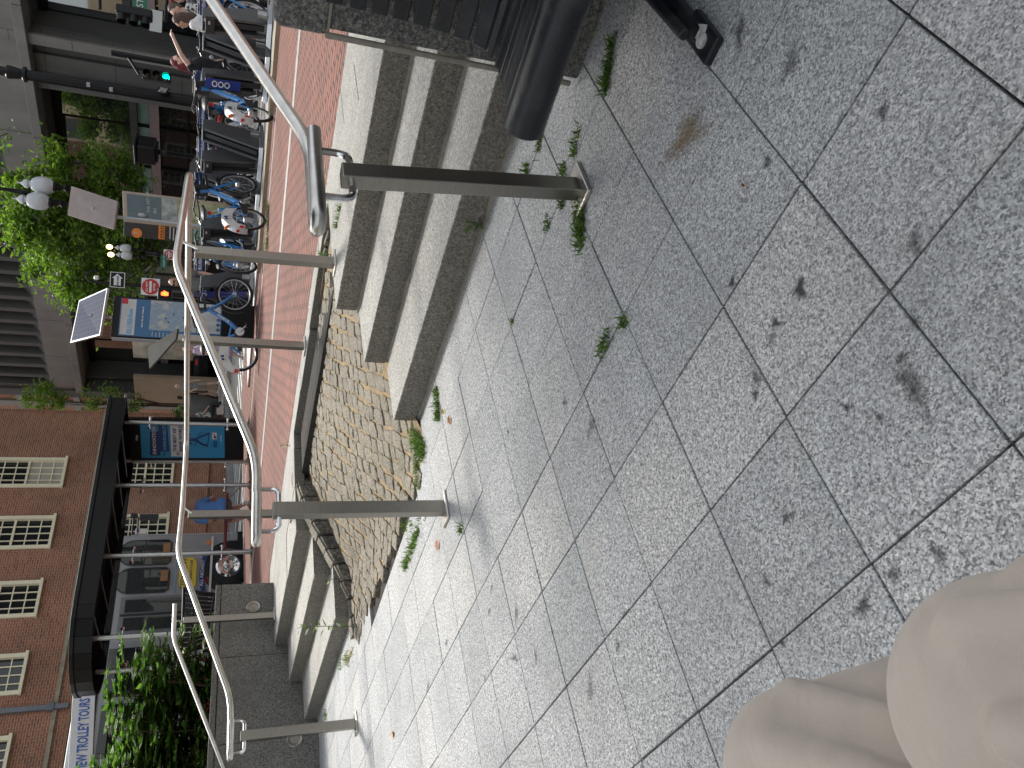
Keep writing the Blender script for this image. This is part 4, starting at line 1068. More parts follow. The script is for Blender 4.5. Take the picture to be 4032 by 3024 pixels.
    MB().tube([(hx-.18, -.22, 1.07), (hx-.08, -.27, 1.02)], .008, 6).build('brake_lever', MG['chrome'], hb, smooth=True, local=True); MB().tube([(hx-.18, .22, 1.07), (hx-.08, .27, 1.02)], .008, 6).build('brake_lever', MG['chrome'], hb, smooth=True, local=True); MB().lathe((hx-.14, -.17, 1.08), [(.025, 0), (.02, .02)], 10).build('bell', MG['chrome'], hb, smooth=True, local=True)
    m = MB()
    for z in (.86, .95, 1.04):
        m.tube([(hx+.02, -.16, z), (hx+.24, -.18, z), (hx+.24, .18, z), (hx+.02, .16, z), (hx+.02, -.16, z)], .007, 6)
    m.box((hx+.13, 0, .84), (.24, .30, .03)); m.box((hx-.01, 0, .94), (.05, .20, .20)); m.build('basket', MG['blackpl'], t, local=True)
    m = MB(); m.box((hx+.262, 0, .955), (.014, .36, .12)); pl = m.build('basket_panel', MG['navy'], t, local=True, bevel=.02)
    m = MB(); text_mb('BLUEbikes', .072, Vector((hx+.270, -.15, .93)), (0, 1, 0), (0, 0, 1), .002, 'LEFT', mb=m, bold=.001); m.build('lettering', MG['white'], pl, local=True)
    m = MB(); m.lathe((hx+.24, 0, .83), [(.03, 0), (.035, .03), (.02, .05)], 10, 'X'); m.build('head_lamp', MG['silver'], t, smooth=True, local=True)
    return t
def make_dock(label):
    t = thing('bike_dock', label, 'bike dock', (0, 0, 0), 0, 'grey bicycle docks along the station')
    # x: towards the approaching bicycle
    m = MB(); prof = [(.10, .06), (.16, .16), (.30, .93), (.26, .97), (.02, .97), (-.34, .06)]
    for s in (-1, 1): m.prism([(x, .085*s, z) for x, z in prof], (0, .045*s, 0))
    m.build('side_plates', MG['dockgrey'], t, local=True, bevel=.012)
    m = MB(); m.prism([(-.30, -.04, .10), (.09, -.04, .10), (.20, -.04, .85), (.03, -.04, .93)], (0, .08, 0)); m.build('wheel_slot', MG['dockdark'], t, local=True)
    m = MB(); m.box((.14, 0, .965), (.30, .24, .02)); m.build('top_plate', simple('dock_top', (.30, .36, .40), .3), t, local=True, bevel=.01)
    m = MB(); m.box((.285, 0, .86), (.07, .22, .13)); lk = m.build('lock', MG['blackpl'], t, local=True, bevel=.012)
    m = MB(); m.box((.325, .05, .87), (.01, .05, .03)); m.build('lock_light', MG['silver'], lk, local=True)
    m = MB(); m.hexa([(-.42, -.20, .0), (.30, -.20, 0), (.30, .20, 0), (-.42, .20, 0)], [(-.38, -.17, .07), (.26, -.17, .07), (.26, .17, .07), (-.38, .17, .07)]); m.build('base', MG['alu'], t, local=True, bevel=.008)
    m = MB(); m.box((0, 0, .14), (.12, .42, .14)); m.build('foot', MG['alu'], t, local=True, bevel=.01)
    return t
rail_ = thing('docking_plinth', 'long pale metal plinth carrying the row of bicycle docks', 'plinth', (-9, 11.9, .69))
m = MB()
for i in range(7):
    x0, x1 = -4.0-1.35*i, -4.0-1.35*(i+1)+.01
    f = lambda x, y, d: (x, y, gz(x, y)+d)
    m.hexa([f(x0, 11.35, 0), f(x0, 12.75, 0), f(x1, 12.75, 0), f(x1, 11.35, 0)], [f(x0, 11.35, .045), f(x0, 12.75, .045), f(x1, 12.75, .045), f(x1, 11.35, .045)])
m.build('plates', MG['alu'], rail_)
m = MB()
m.hexa([f(-3.9, 11.0, 0), f(-3.9, 11.36, 0), f(-9.8, 11.36, 0), f(-9.8, 11.0, 0)], [f(-3.9, 11.0, .06), f(-3.9, 11.36, .06), f(-9.8, 11.36, .06), f(-9.8, 11.0, .06)]); m.build('timber_edge', simple('timber_edge', (.30, .25, .18), .85, var=.2), rail_)
DY = 12.05
dock0 = make_dock('grey bike dock at the right end of the row beside the granite wall')
spots = []
# (source Y, heading: -1 faces the viewer, label)
dl = ['grey bike dock at the right end, half hidden by the granite wall', 'grey bike dock behind the rising steel handrail', 'grey bike dock left of the woman pointing', 'grey bike dock under the basket of the first bicycle', 'grey bike dock right of the second bicycle', 'grey bike dock holding the second bicycle', 'grey bike dock left of the second bicycle', 'grey bike dock behind the square rail post', 'bike dock with a dark blue information face', 'grey bike dock next to the map board']
Ys = [95, 205, 330, 560, 640, 745, 900, 985, 1118, 1185]
yaw0 = math.pi/2
for i, (Y, lb) in enumerate(zip(Ys, dl)):
    z = gz(-8, DY)+.045; P = at(985, Y, 14); t_ = DY/P.y; x = P.x*t_
    o = dock0 if i == 0 else copy_tree(dock0)
    o.location = (x, DY, gz(x, DY)+.045); o.rotation_euler.z = yaw0*(-1 if i % 2 == 0 else 1)+rnd.uniform(-.04, .04); o['label'] = lb
    spots.append((x, o))
    if Y in (1118, 330):
        m = MB(); s = -1
        prof = [(.12, .2), (.285, .92), (.05, .92), (-.20, .30)]
        if Y == 1118:
            o.rotation_euler.z = -yaw0-.10
            m.box((.335, 0, .53), (.02, .17, .80), ry=R(8)); pn = m.build('information_face', simple('info_blue', (.01, .035, .22), .3), o, local=True, bevel=.01)
            rg = MB()
            for k, zz in enumerate((.78, .70, .62)): torus = [(.358-.14*(.92-zz)*.6, .035*math.cos(q*2*math.pi/14), zz+.03*math.sin(q*2*math.pi/14)) for q in range(14)]; rg.tube(torus, .007, 5, closed=True)
            rg.build('symbols', MG['white'], pn, local=True)
        else:
            o.rotation_euler.z = -yaw0+.25
            m.box((.315, 0, .66), (.02, .15, .52), ry=R(8)); pn = m.build('information_face', simple('info_blue', (.01, .035, .22), .3), o, local=True, bevel=.01)
            rg = MB()
            for k, zz in enumerate((.78, .69, .60)): rg.tube([(.358-.14*(.92-zz)*.6, .04*math.cos(q*2*math.pi/14), zz+.034*math.sin(q*2*math.pi/14)) for q in range(14)], .008, 5, closed=True)
            rg.build('symbols', MG['white'], pn, local=True)
b0 = make_bike('blue shared bicycle nearest the granite wall, white rear guard towards the viewer')
def put_bike(src, rear, front, label, zl=0, zf=.10, roll=0):
    o = src
    rear = Vector(rear); front = Vector(front); d = front-rear
    o.location = (rear.x, rear.y, gz(rear.x, rear.y)+zl)
    slope = math.asin(max(-.3, min(.3, (gz(front.x, front.y)+zf-gz(rear.x, rear.y)-zl)/WB)))
    o.rotation_euler = (roll, -slope, math.atan2(d.y, d.x)); o['label'] = label
    return o
def wc(X, Y, dep): return atdepth(X, Y, dep)
put_bike(b0, wc(993, 446, 11.55), wc(955, 322, 12.6), 'blue shared bicycle nearest the granite wall, white rear guard towards the viewer', roll=.03)
put_bike(copy_tree(b0), wc(980, 858, 12.6), wc(925, 695, 13.4), 'blue shared bicycle in the middle of the row, below the end of the level handrail', roll=-.02)
r3 = wc(950, 1385, 14.0); f3 = wc(906, 1139, 14.0)
put_bike(copy_tree(b0), r3, f3, 'blue shared bicycle at the left end, in front of the map board', zl=-.01)
# bicycles docked from the street side, front wheels towards the viewer
for (Y, dp, hd, lb) in ((40, 13.2, .1, 'shared bicycle behind the granite wall top, only its wheel showing'), (600, 13.9, -.25, 'shared bicycle docked from the street side between the two nearer ones'), (240, 13.4, .15, 'shared bicycle docked from the street side beside the pointing woman'), (780, 14.2, -.1, 'shared bicycle docked from the street side behind the second blue bicycle'), (1045, 14.8, -.3, 'shared bicycle from the street side left of the tall square post'), (150, 13.3, -.1, 'shared bicycle docked from the street side in front of the long-haired woman'), (480, 13.6, .2, 'shared bicycle docked from the street side left of the pointing woman'), (690, 14.0, .1, 'shared bicycle docked from the street side right of the second blue bicycle'), (900, 14.4, .05, 'shared bicycle from the street side half hidden by the tall square post')):
    f = at(930, Y, dp); f.y = 12.45 if f.y > 0 else f.y; f = at(930, Y, 13.5); f = Vector((f.x*12.5/f.y, 12.5, 0)); rr = f+Vector((math.sin(hd)*1.1, math.cos(hd)*1.1, 0))
    cb2 = copy_tree(b0)
    if Y in (240, 780, 1045, 150, 690, 900):
        for ch in list(cb2.children):
            if ch.name.startswith('basket'):
                for g_ in list(ch.children): bpy.data.objects.remove(g_)
                bpy.data.objects.remove(ch)
    put_bike(cb2, rr, f, lb, zl=-.02 if rr.y < 13.8 else 0, zf=.06, roll=rnd.uniform(-.04, .04))
for (Y, lb, fy) in ((960, 'blue shared bicycle seen beside the tall square post with only its blue arm showing', 11.95),):
    f = at(930, Y, 13.5); f = Vector((f.x*12.1/f.y, 12.1, 0)); rr = f+Vector((-.62, -.92, 0)); 
    f = at(945, 1035, 14.6); rr = at(960, 945, 15.5); put_bike(copy_tree(b0), rr, f, lb, zl=0, zf=.06)

# ---------------------------------------------------------------- station map board with its solar panel
kb = thing('map_board', 'tall black station board with a blue map poster standing by the bicycles', 'map board', at(*R2(2000, 900), 15.7))
zg = .69
KL, KR = at(*R2(880, 1056), 15.45), at(*R2(905, 728), 15.75)
KL = Vector((KL.x, KL.y, 3.14)); KR = Vector((KR.x, KR.y, 3.14))
kd = (KR-KL).normalized(); kn = Vector((kd.y, -kd.x, 0)); kn = kn if kn.dot(EYE-KL) > 0 else -kn
ctr = (KL+KR)/2
kw = (KR-KL).length; KD = Vector((0, 0, 1))
def kbox(name, u0, u1, z0, z1, d0, d1, mat, par, bevel=0):
    a, b = KL+kd*u0, KL+kd*u1
    pts = lambda z: [Vector((*(p.xy), z)) for p in (a+kn*d1, b+kn*d1, b+kn*d0, a+kn*d0)]
    return MB().hexa(pts(z0), pts(z1)).build(name, mat, par, bevel=bevel)
kbox('case', 0, kw, zg, 3.14, -.16, 0, MG['black'], kb, .015)
kbox('side_panel', -.012, .0, zg, 3.13, -.17, -.02, MG['silver'], kb)
pb_ = simple('map_poster_blue', (.03, .13, .28), .35, var=.05)
pst = kbox('poster', .03, kw-.05, 1.28, 3.02, .002, .008, pb_, kb)
mp, nt, b_ = newmat('city_map'); co = coord(nt)
nz = noise_t(nt, co, 2.6, 5, .55); nz2 = noise_t(nt, co, 14, 4, .7)
c_ = ramp(nt, nz, [(.0, (.42, .42, .40)), (.47, (.40, .41, .39)), (.485, (.17, .27, .40)), (1, (.15, .26, .42))])
c_ = mix(nt, .35, c_, ramp(nt, nz2, [(.45, (.33, .38, .30)), (.55, (.5, .5, .48))])); nt.links.new(c_, b_.inputs['Base Color'])
kbox('map', .17, kw-.05, 1.72, 2.52, .010, .012, mp, pst)
kbox('header', .05, kw-.06, 2.76, 3.0, .010, .013, MG['offwhite'], pst, .03)
kbox('header_corner', kw-.16, kw-.05, 2.90, 3.0, .014, .016, MG['red'], pst)
kbox('text_panel', .17, kw-.05, 1.30, 1.70, .010, .012, MG['offwhite'], pst)
def ktext(s, u, z, size, mat, off=.018, al='LEFT', vertical=False): text_mb(s, size, KL*1+kd*u+kn*off+Vector((0, 0, z-KL.z)), kd, (0, 0, 1), .002, al, bold=.0015).build('lettering', mat, pst)
ktext('BLUEbikes', .07, 2.81, .115, MG['lblue']); ktext('Boston City Hall - 28 State St', .21, 2.63, .034, MG['white'])
m = MB()
for k in range(11):
    z = 2.46-k*.062
    p = KL+kd*.045+kn*.012; wid = .10*rnd.uniform(.75, 1)
    a = Vector((p.x, p.y, z)); m.box(a+kd*wid/2, (wid, .004, .012), rz=math.atan2(kd.y, kd.x))
for k in range(9):
    z = 1.66-k*.038; a = Vector(((KL+kd*.2+kn*.016).x, (KL+kd*.2+kn*.016).y, z)); wid = .16*rnd.uniform(.6, 1)
    m.box(a+kd*wid/2, (wid, .003, .008), rz=math.atan2(kd.y, kd.x)); a += kd*.22; m.box(a+kd*wid/2, (wid, .003, .008), rz=math.atan2(kd.y, kd.x))
m.build('text_lines', MG['silver'], pst)
m = MB()
for k in range(3):
    c = KL+kd*(.25+.1*k)+kn*.012; m.lathe((c.x, c.y, 1.34), [(.035, 0), (.035, .004)], 16, M=kn.to_track_quat('Z', 'Y').to_matrix())
m.build('symbols', pb_, pst)
m = MB()
for (u, z) in ((.42, 2.25), (.5, 2.12), (.34, 2.2), (.45, 1.95)):
    c = KL+kd*u+kn*.014; m.lathe((c.x, c.y, z), [(.016, 0), (.016, .004)], 12, M=kn.to_track_quat('Z', 'Y').to_matrix())
m.build('map_pins', MG['navy'], pst)
pl = MB(); pl.tube([ctr-kn*.08+Vector((0, 0, -.02)), ctr-kn*.08+Vector((0, 0, .38))], .028, 10); pl.build('mast', MG['alu'], kb, smooth=True)
solar = newmat('solar_cells'); sm, nt, b_ = solar
tc = N(nt, 'ShaderNodeTexCoord'); br = N(nt, 'ShaderNodeTexBrick', inp={'Color1': (.010, .019, .055, 1), 'Color2': (.014, .026, .068, 1), 'Mortar': (.07, .085, .13, 1), 'Scale': 1.0, 'Mortar Size': .004, 'Brick Width': .105, 'Row Height': .105}); br.offset = 0
nt.links.new(tc.outputs['UV'], br.inputs['Vector']); nt.links.new(br.outputs['Color'], b_.inputs['Base Color']); b_.inputs['Roughness'].default_value = .6; b_.inputs['Specular IOR Level'].default_value = .15
def solar_panel(name, label, q, pole, back=False):
    """q: four corners (bottom left, bottom right, top right, top left)"""
    q = [Vector(v) for v in q]
    t = thing(name, label, 'solar panel', pole[0])
    MB().plate(q[0], q[1], q[2], q[3], .045).build('frame', MG['alu'] if not back else simple('panel_back', (.23, .185, .17), .6), t, bevel=.004)
    cx = sum(q, Vector())/4; nn = (q[1]-q[0]).cross(q[3]-q[0]).normalized()
    s = [cx+(v-cx)*.93+nn*.003 for v in q]
    me = bpy.data.meshes.new('cells'); off = t.location
    me.from_pydata([tuple(v-off) for v in s], [], [(0, 1, 2, 3)]); uv = me.uv_layers.new(); W, H = (q[1]-q[0]).length, (q[3]-q[0]).length
    for i, c in enumerate(((0, 0), (W, 0), (W, H), (0, H))): uv.data[i].uv = c
    me.materials.append(sm); o = bpy.data.objects.new('cells', me); C.objects.link(o); o.parent = t
    m = MB(); m.tube(pole, .03, 10); m.tube([cx-nn*.05, pole[-1]], .035, 8); m.build('pole', MG['silver'], t, smooth=True)
    return t
A_ = at(*R2(790, 1045), 15.2); B_ = at(*R2(850, 670), 15.5); C_ = at(*R2(625, 770), 16.2); D_ = at(*R2(555, 1105), 15.9)
solar_panel('solar_panel', 'tilted blue solar panel above the map board', [A_, B_, C_, D_], [ctr-kn*.08+Vector((0, 0, .2)), (A_+B_+C_+D_)/4-Vector((0, 0, .15))])
E1, E2, E3, E4 = at(*R1(580, 1480), 16.4), at(*R1(945, 1600), 15.7), at(*R2(915, 215), 15.5), at(*R2(550, 100), 16.2)
pt = at(*R2(790, 95), 15.95); pbm = Vector((pt.x, pt.y, .7))
pbm = at(*R2(1640, 185), 15.95); pbm.z = .68
solar_panel('solar_panel', 'solar panel seen from its brown back on a slim pole above the poster boards', [E1, E2, E3, E4], [pbm, pt], back=True)

# ---------------------------------------------------------------- two poster boards behind the docks
def board(name, label, cat, q4, thick, frame):
    t = thing(name, label, cat, (q4[2].x, q4[2].y, .7))
    MB().plate(q4[3], q4[2], q4[1], q4[0], thick).build('case', frame, t, bevel=.008); return t
d0 = 17.2
q = [at(*R1(968, 1505), d0+.2), at(*R2(975, 130), d0), at(*R2(975, 130), d0), None]
TL, TR = at(*R2(978, 128), d0), at(*R1(968, 1508), d0+.3); BLp, BRp = Vector((TL.x, TL.y, .75)), Vector((TR.x, TR.y, .75))
mb_ = board('poster_board', 'tan framed poster board with a grey heading and a yellow street map', 'poster board', [TL, TR, BRp, BLp], .1, simple('tan_frame', (.42, .33, .25), .5))
def onb(TL, TR, BL, BR, u, v, off):
    a = BL.lerp(BR, u); b = TL.lerp(TR, u); n = (BR-BL).cross(TL-BL).normalized(); n = n if n.dot(EYE-BL) > 0 else -n; return a.lerp(b, v)+n*off
def brect(nm, Q, u0, v0, u1, v1, off, mat, par): return MB().plate(onb(*Q, u0, v0, off), onb(*Q, u1, v0, off), onb(*Q, u1, v1, off), onb(*Q, u0, v1, off), .004).build(nm, mat, par)
Q = (TL, TR, BLp, BRp)
ps = brect('poster_heading', Q, .08, .72, .90, .97, .01, simple('grey_blue', (.11, .15, .16), .5), mb_)
brect('poster_photo', Q, .08, .60, .90, .715, .01, simple('pale_photo', (.34, .36, .33), .6, var=.5, nscale=6), mb_)
ym, nt, b_ = newmat('yellow_map'); co = coord(nt); nt.links.new(ramp(nt, noise_t(nt, co, 5, 6, .7), [(.35, (.16, .16, .06)), (.5, (.36, .36, .17)), (.65, (.45, .45, .25))]), b_.inputs['Base Color'])
brect('poster_map', Q, .08, .2, .90, .595, .01, ym, mb_)
ud2 = (TR-TL).normalized()
text_mb('THE ART OF', .085, onb(*Q, .30, .80, .02), ud2, (0, 0, 1), .002).build('lettering', MG['offwhite'], ps); text_mb('ALL', .085, onb(*Q, .30, .755, .02), ud2, (0, 0, 1), .002).build('lettering', MG['offwhite'], ps)
MB().sphere(onb(*Q, .2, .86, .02), .09, 10, (.5, .5, 1)).build('bust_picture', MG['silver'], ps)
TL2, TR2 = at(*R2(985, 262), 18.0), at(*R2(975, 140), 18.0); TL2.z = TR2.z = (TL2.z+TR2.z)/2
BL2, BR2 = Vector((TL2.x, TL2.y, .8)), Vector((TR2.x, TR2.y, .8))
isn = board('transit_sign', 'narrow dark transit sign with an orange station band and white text lines', 'sign', [TL2, TR2, BR2, BL2], .12, simple('dark_sign', (.035, .033, .032), .4))
Q = (TL2, TR2, BL2, BR2); ud3 = (TR2-TL2).normalized(); wI = (TR2-TL2).length
brect('station_band', Q, .05, .685, .97, .735, .01, MG['orange'], isn)
tn = (BR2-BL2).cross(TL2-BL2).normalized(); tn = tn if tn.dot(EYE-BL2) > 0 else -tn
tm = MB(); tm.lathe(onb(*Q, .30, .90, .01), [(.10, 0), (.10, .01)], 20, M=tn.to_track_quat('Z', 'Y').to_matrix()); rdl = tm.build('roundel', MG['orange'], isn)
text_mb('T', .13, onb(*Q, .30, .885, .025), ud3, (0, 0, 1), .002, 'CENTER').build('lettering', MG['offwhite'], rdl)
text_mb('STATE', .10, onb(*Q, .12, .69, .018), ud3, (0, 0, 1), .002).build('lettering', simple('dk', (.03, .03, .03)), isn)
m = MB()
for k in range(8):
    p = onb(*Q, .10, .645-k*.028, .012); m.box(p+ud3*.16*rnd.uniform(.7, 1.1), (.32*rnd.uniform(.6, 1), .004, .022), rz=math.atan2(ud3.y, ud3.x))
m.build('text_lines', MG['offwhite'], isn)
brect('photo', Q, .05, .34, .97, .47, .01, simple('photo_green', (.12, .24, .18), .5, var=.8, nscale=3), isn); brect('photo_edge', Q, .05, .475, .97, .485, .011, MG['orange'], isn)

# ---------------------------------------------------------------- lamps
def acorn(par, c, s=1.0, mat=None):
    gl = MB(); gl.lathe(c, [(.09*s, 0), (.135*s, .04*s), (.158*s, .12*s), (.155*s, .20*s), (.135*s, .28*s), (.10*s, .335*s), (.055*s, .36*s), (.055*s, .39*s), (.085*s, .40*s), (.075*s, .45*s), (.03*s, .49*s), (.012*s, .53*s), (.010*s, .58*s)], 20)
    g = gl.build('globe', mat, par, smooth=True)
    m = MB(); m.lathe(c-Vector((0, 0, .40*s)), [(.035*s, 0), (.05*s, .03*s), (.03*s, .08*s), (.04*s, .16*s), (.075*s, .20*s), (.04*s, .25*s), (.06*s, .33*s), (.085*s, .37*s), (.08*s, .40*s)], 14); m.build('lamp_holder', MG['black'], g, smooth=True)
    return g
frost = simple('frosted_globe', (.60, .63, .64), .25, var=.05)
frost.node_tree.nodes['Principled BSDF'].inputs['Transmission Weight'].default_value = .15
def fluted_post(par, x, y, z0, z1, r, name='post'):
    m = MB(); m.lathe((x, y, z0), [(r*2.4, 0), (r*2.4, .25), (r*1.7, .32), (r*1.9, .42), (r*1.3, .55), (r*1.15, .6), (r, z1-z0-.4), (r*1.25, z1-z0-.38), (r*1.35, z1-z0-.30), (r*.95, z1-z0-.25), (r*1.2, z1-z0)], 14)
    return m.build(name, MG['black'], par, smooth=True)
# twin acorn lamp seen upper right
P1 = at(*R1(570, 1625), 19.5); lx, ly = P1.x, P1.y
tl = thing('street_lamp', 'tall black street lamp with twin frosted white acorn globes', 'street lamp', (lx, ly, gz(lx, ly)), 0, 'acorn globe street lamps')
zA = at(*R1(420, 1475), 19.3).z
fluted_post(tl, lx, ly, gz(lx, ly), zA-.30, .06)
m = MB()
c1, c2 = at(*R1(425, 1478), 19.4), at(*R1(390, 1602), 19.3)
mid_ = (c1+c2)/2; m.tube([Vector((lx, ly, zA-.4)), Vector((mid_.x, mid_.y, zA+.95))], .03); m.tube([c1-Vector((0, 0, .38)), Vector((mid_.x, mid_.y, c1.z-.55)), c2-Vector((0, 0, .38))], .028); m.box((mid_.x, mid_.y, zA+.9), (.05, .05, .9)); m.build('arms', MG['black'], tl, smooth=True)
for c in (c1, c2): acorn(tl, c, 1.2, frost)
# farther lamp with two clear globes and two lit ones above
P2 = at(*R2(1180, 395), 26); l2 = thing('street_lamp', 'distant street lamp with clear globes and two lit bulbs above them', 'street lamp', (P2.x, P2.y, gz(P2.x, P2.y)), 0, 'acorn globe street lamps')
fluted_post(l2, P2.x, P2.y, gz(P2.x, P2.y)-.2, P2.z+.1, .07)
gls = simple('clear_globe', (.45, .46, .44), .15, var=.1)
for (x, y) in ((1040, 362), (1048, 418)): acorn(l2, at(*R2(x, y), 25.8), .85, gls)
lit = emis('lit_bulb', (1.0, .72, .22), 4.0)
for (x, y) in ((866, 346), (878, 407)):
    c = at(*R2(x, y), 26.2); g = MB(); g.sphere(c, .075, 12, (1, 1, 1.2)); go = g.build('lit_globe', lit, l2, smooth=True)
    MB().lathe(c-Vector((0, 0, .55)), [(.06, 0), (.09, .15), (.05, .25), (.13, .38), (.12, .42)], 12).build('lamp_holder', MG['black'], go, smooth=True)
# big fluted lamp post cut by the frame edge, with banner clips
b1_, t1_ = at(*R1(1440, 790), 17.5), at(*R1(220, 565), 17.5)
fp = thing('lamp_post', 'tall black fluted lamp post rising out of the picture behind the docks', 'lamp post', (b1_.x, b1_.y, gz(b1_.x, b1_.y)))
x_, y_ = b1_.x, b1_.y; zb_, zt_ = gz(x_, y_), t1_.z
m = MB(); nfl = 24; prof = [(.22, 0), (.22, .3), (.14, .42), (.17, .55), (.115, .75), (.10, 1.0), (.085, zt_-zb_)]
m.lathe((x_, y_, zb_), prof, nfl); sh_ = m.build('shaft', MG['black'], fp, smooth=True)
m = MB()
for k in range(12):
    a = 2*math.pi*k/12; m.tube([(x_+.10*math.cos(a), y_+.10*math.sin(a), zb_+1.0), (x_+.085*math.cos(a), y_+.085*math.sin(a), zt_)], .010, 5)
m.build('fluting', MG['black'], fp, smooth=True)
m = MB(); m.lathe((x_, y_, zt_), [(.09, 0), (.14, .02), (.14, .06), (.09, .10), (.12, .28), (.12, .33), (.08, .36), (.085, .66), (.16, .75), (.17, .80), (.10, .84), (.14, 1.0), (.2, 1.15), (.2, 1.3), (.12, 1.5), (.05, 2.2)], 20); m.build('capital', MG['black'], fp, smooth=True)
m = MB()
for (x, y) in ((700, 670), (880, 708)):
    c = at(*R1(x, y), 17.35); m.box(c, (.06, .06, .06)); m.tube([(x_, y_, c.z+.0), c], .02, 6)
m.build('banner_clips', MG['silver'], fp)
# square lantern behind the second handlebar
c = at(*R1(1165, 1190), 22); ln = thing('square_lantern', 'black square lantern on a thin post in front of the dark shopfront', 'lamp', (c.x, c.y, gz(c.x, c.y)))
m = MB(); m.box(c, (.50, .50, .42)); m.box(c+Vector((0, 0, .25)), (.58, .58, .06)); m.box(c-Vector((0, 0, .24)), (.40, .40, .05)); m.build('lantern', MG['black'], ln, bevel=.03)
m = MB(); m.lathe((c.x, c.y, gz(c.x, c.y)), [(.1, 0), (.1, .3), (.05, .4), (.05, c.z-gz(c.x, c.y)-.5), (.09, c.z-gz(c.x, c.y)-.45), (.05, c.z-gz(c.x, c.y)-.2)], 10); m.build('post', MG['black'], ln, smooth=True)
# crook post with one-way and no-entry signs
dS = 26
pB = at(*R2(1250, 665), dS); cr = thing('crook_lamp_post', 'black crook topped lamp post with a small white lamp among the tree leaves', 'lamp post', (pB.x, pB.y, gz(pB.x, pB.y)))
top = at(*R2(740, 638), dS); m = MB(); m.tube([(pB.x, pB.y, gz(pB.x, pB.y)-.1), (pB.x, pB.y, top.z-.05)], [.07, .05], 10)
cc = at(*R2(712, 610), dS); pts = []
lat = AX
for i in range(14):
    a = R(-20)+R(230)*i/13; pts.append(Vector((pB.x, pB.y, top.z))+lat*(-.17*math.cos(a)+.17)*1+Vector((0, 0, .19*math.sin(a))))
m.tube(pts, .03, 8); m.build('pole', MG['black'], cr, smooth=True)
w_ = at(*R2(765, 590), dS); m = MB(); m.lathe(w_-Vector((0, 0, .12)), [(.03, .05), (.075, .08), (.075, .16), (.03, .20)], 12); m.build('lamp', MG['white'], cr, smooth=True)
def flat(c, w__, h__, t=.02, depth=0):
    a = Vector(c)-AX*w__/2-Vector((0, 0, h__/2)); b = a+AX*w__; return [a, b, b+Vector((0, 0, h__)), a+Vector((0, 0, h__))]
def signplate(nm, c, w__, h__, mat, par, off=0):
    q = flat(Vector(c)-AF*off, w__, h__); return MB().plate(*q, .012).build(nm, mat, par)
def disc(nm, c, r, mat, par, off=0, n=28):
    return MB().lathe(Vector(c)-AF*off, [(r, 0), (r, .008)], n, M=(-AF).to_track_quat('Z', 'Y').to_matrix()).build(nm, mat, par)
ow = thing('one_way_sign', 'black and white one way arrow sign on the crook topped post', 'sign', at(*R2(930, 607), dS-.2))
c = at(*R2(930, 607), dS-.2); s_ = signplate('plate', c, .46, .40, MG['white'], ow)
signplate('black_field', c, .42, .36, MG['black'], s_, .004)
m = MB(); z0 = Vector(c)-AF*.022; P_ = lambda u, v: z0+AX*u*.56+Vector((0, 0, v*.85))
m.prism([P_(-.30, -.11), P_(.08, -.11), P_(.08, -.17), P_(.33, 0), P_(.08, .17), P_(.08, .11), P_(-.30, .11)], -AF*.004); aro = m.build('arrow', MG['white'], s_)
text_mb('ONE WAY', .075, P_(-.07, -.045)-AF*.008, AX, (0, 0, 1), .003, 'CENTER', bold=.002).build('lettering', MG['black'], aro)
def dne(label, c, s, dd):
    c = at(*c, dd); t = thing('no_entry_sign', label, 'sign', c)
    pl_ = signplate('plate', c, s, s, MG['white'], t); ds_ = disc('red_disc', c, s*.46, MG['red'], pl_, .004)
    m = MB(); m.box(Vector(c)-AF*.018, (s*.68, .006, s*.13), rz=math.atan2(AX.y, AX.x)); m.build('white_bar', MG['white'], ds_)
    text_mb('DO NOT', s*.15, Vector(c)-AF*.016+Vector((0, 0, s*.15)), AX, (0, 0, 1), .003, 'CENTER', bold=.002).build('lettering', MG['white'], ds_)
    text_mb('ENTER', s*.15, Vector(c)-AF*.016-Vector((0, 0, s*.25)), AX, (0, 0, 1), .003, 'CENTER', bold=.002).build('lettering', MG['white'], ds_); return t
dne('large DO NOT ENTER sign beside the bald man', R2(1192, 662), .50, 25)
dne('smaller DO NOT ENTER sign under the distant twin lamps', R2(1338, 408), .30, 25.5)
c = at(*R2(1297, 462), 25); gs = thing('street_name_sign', 'small green street name sign below the distant twin lamps', 'sign', c)
q = flat(c, .38, .17); MB().plate(*q, .012).build('plate', MG['greensign'], gs); text_mb('COURT ST', .07, Vector(c)-AF*.01-Vector((0, 0, .03)), AX, (0, 0, 1), .003, 'CENTER').build('lettering', MG['white'], gs)
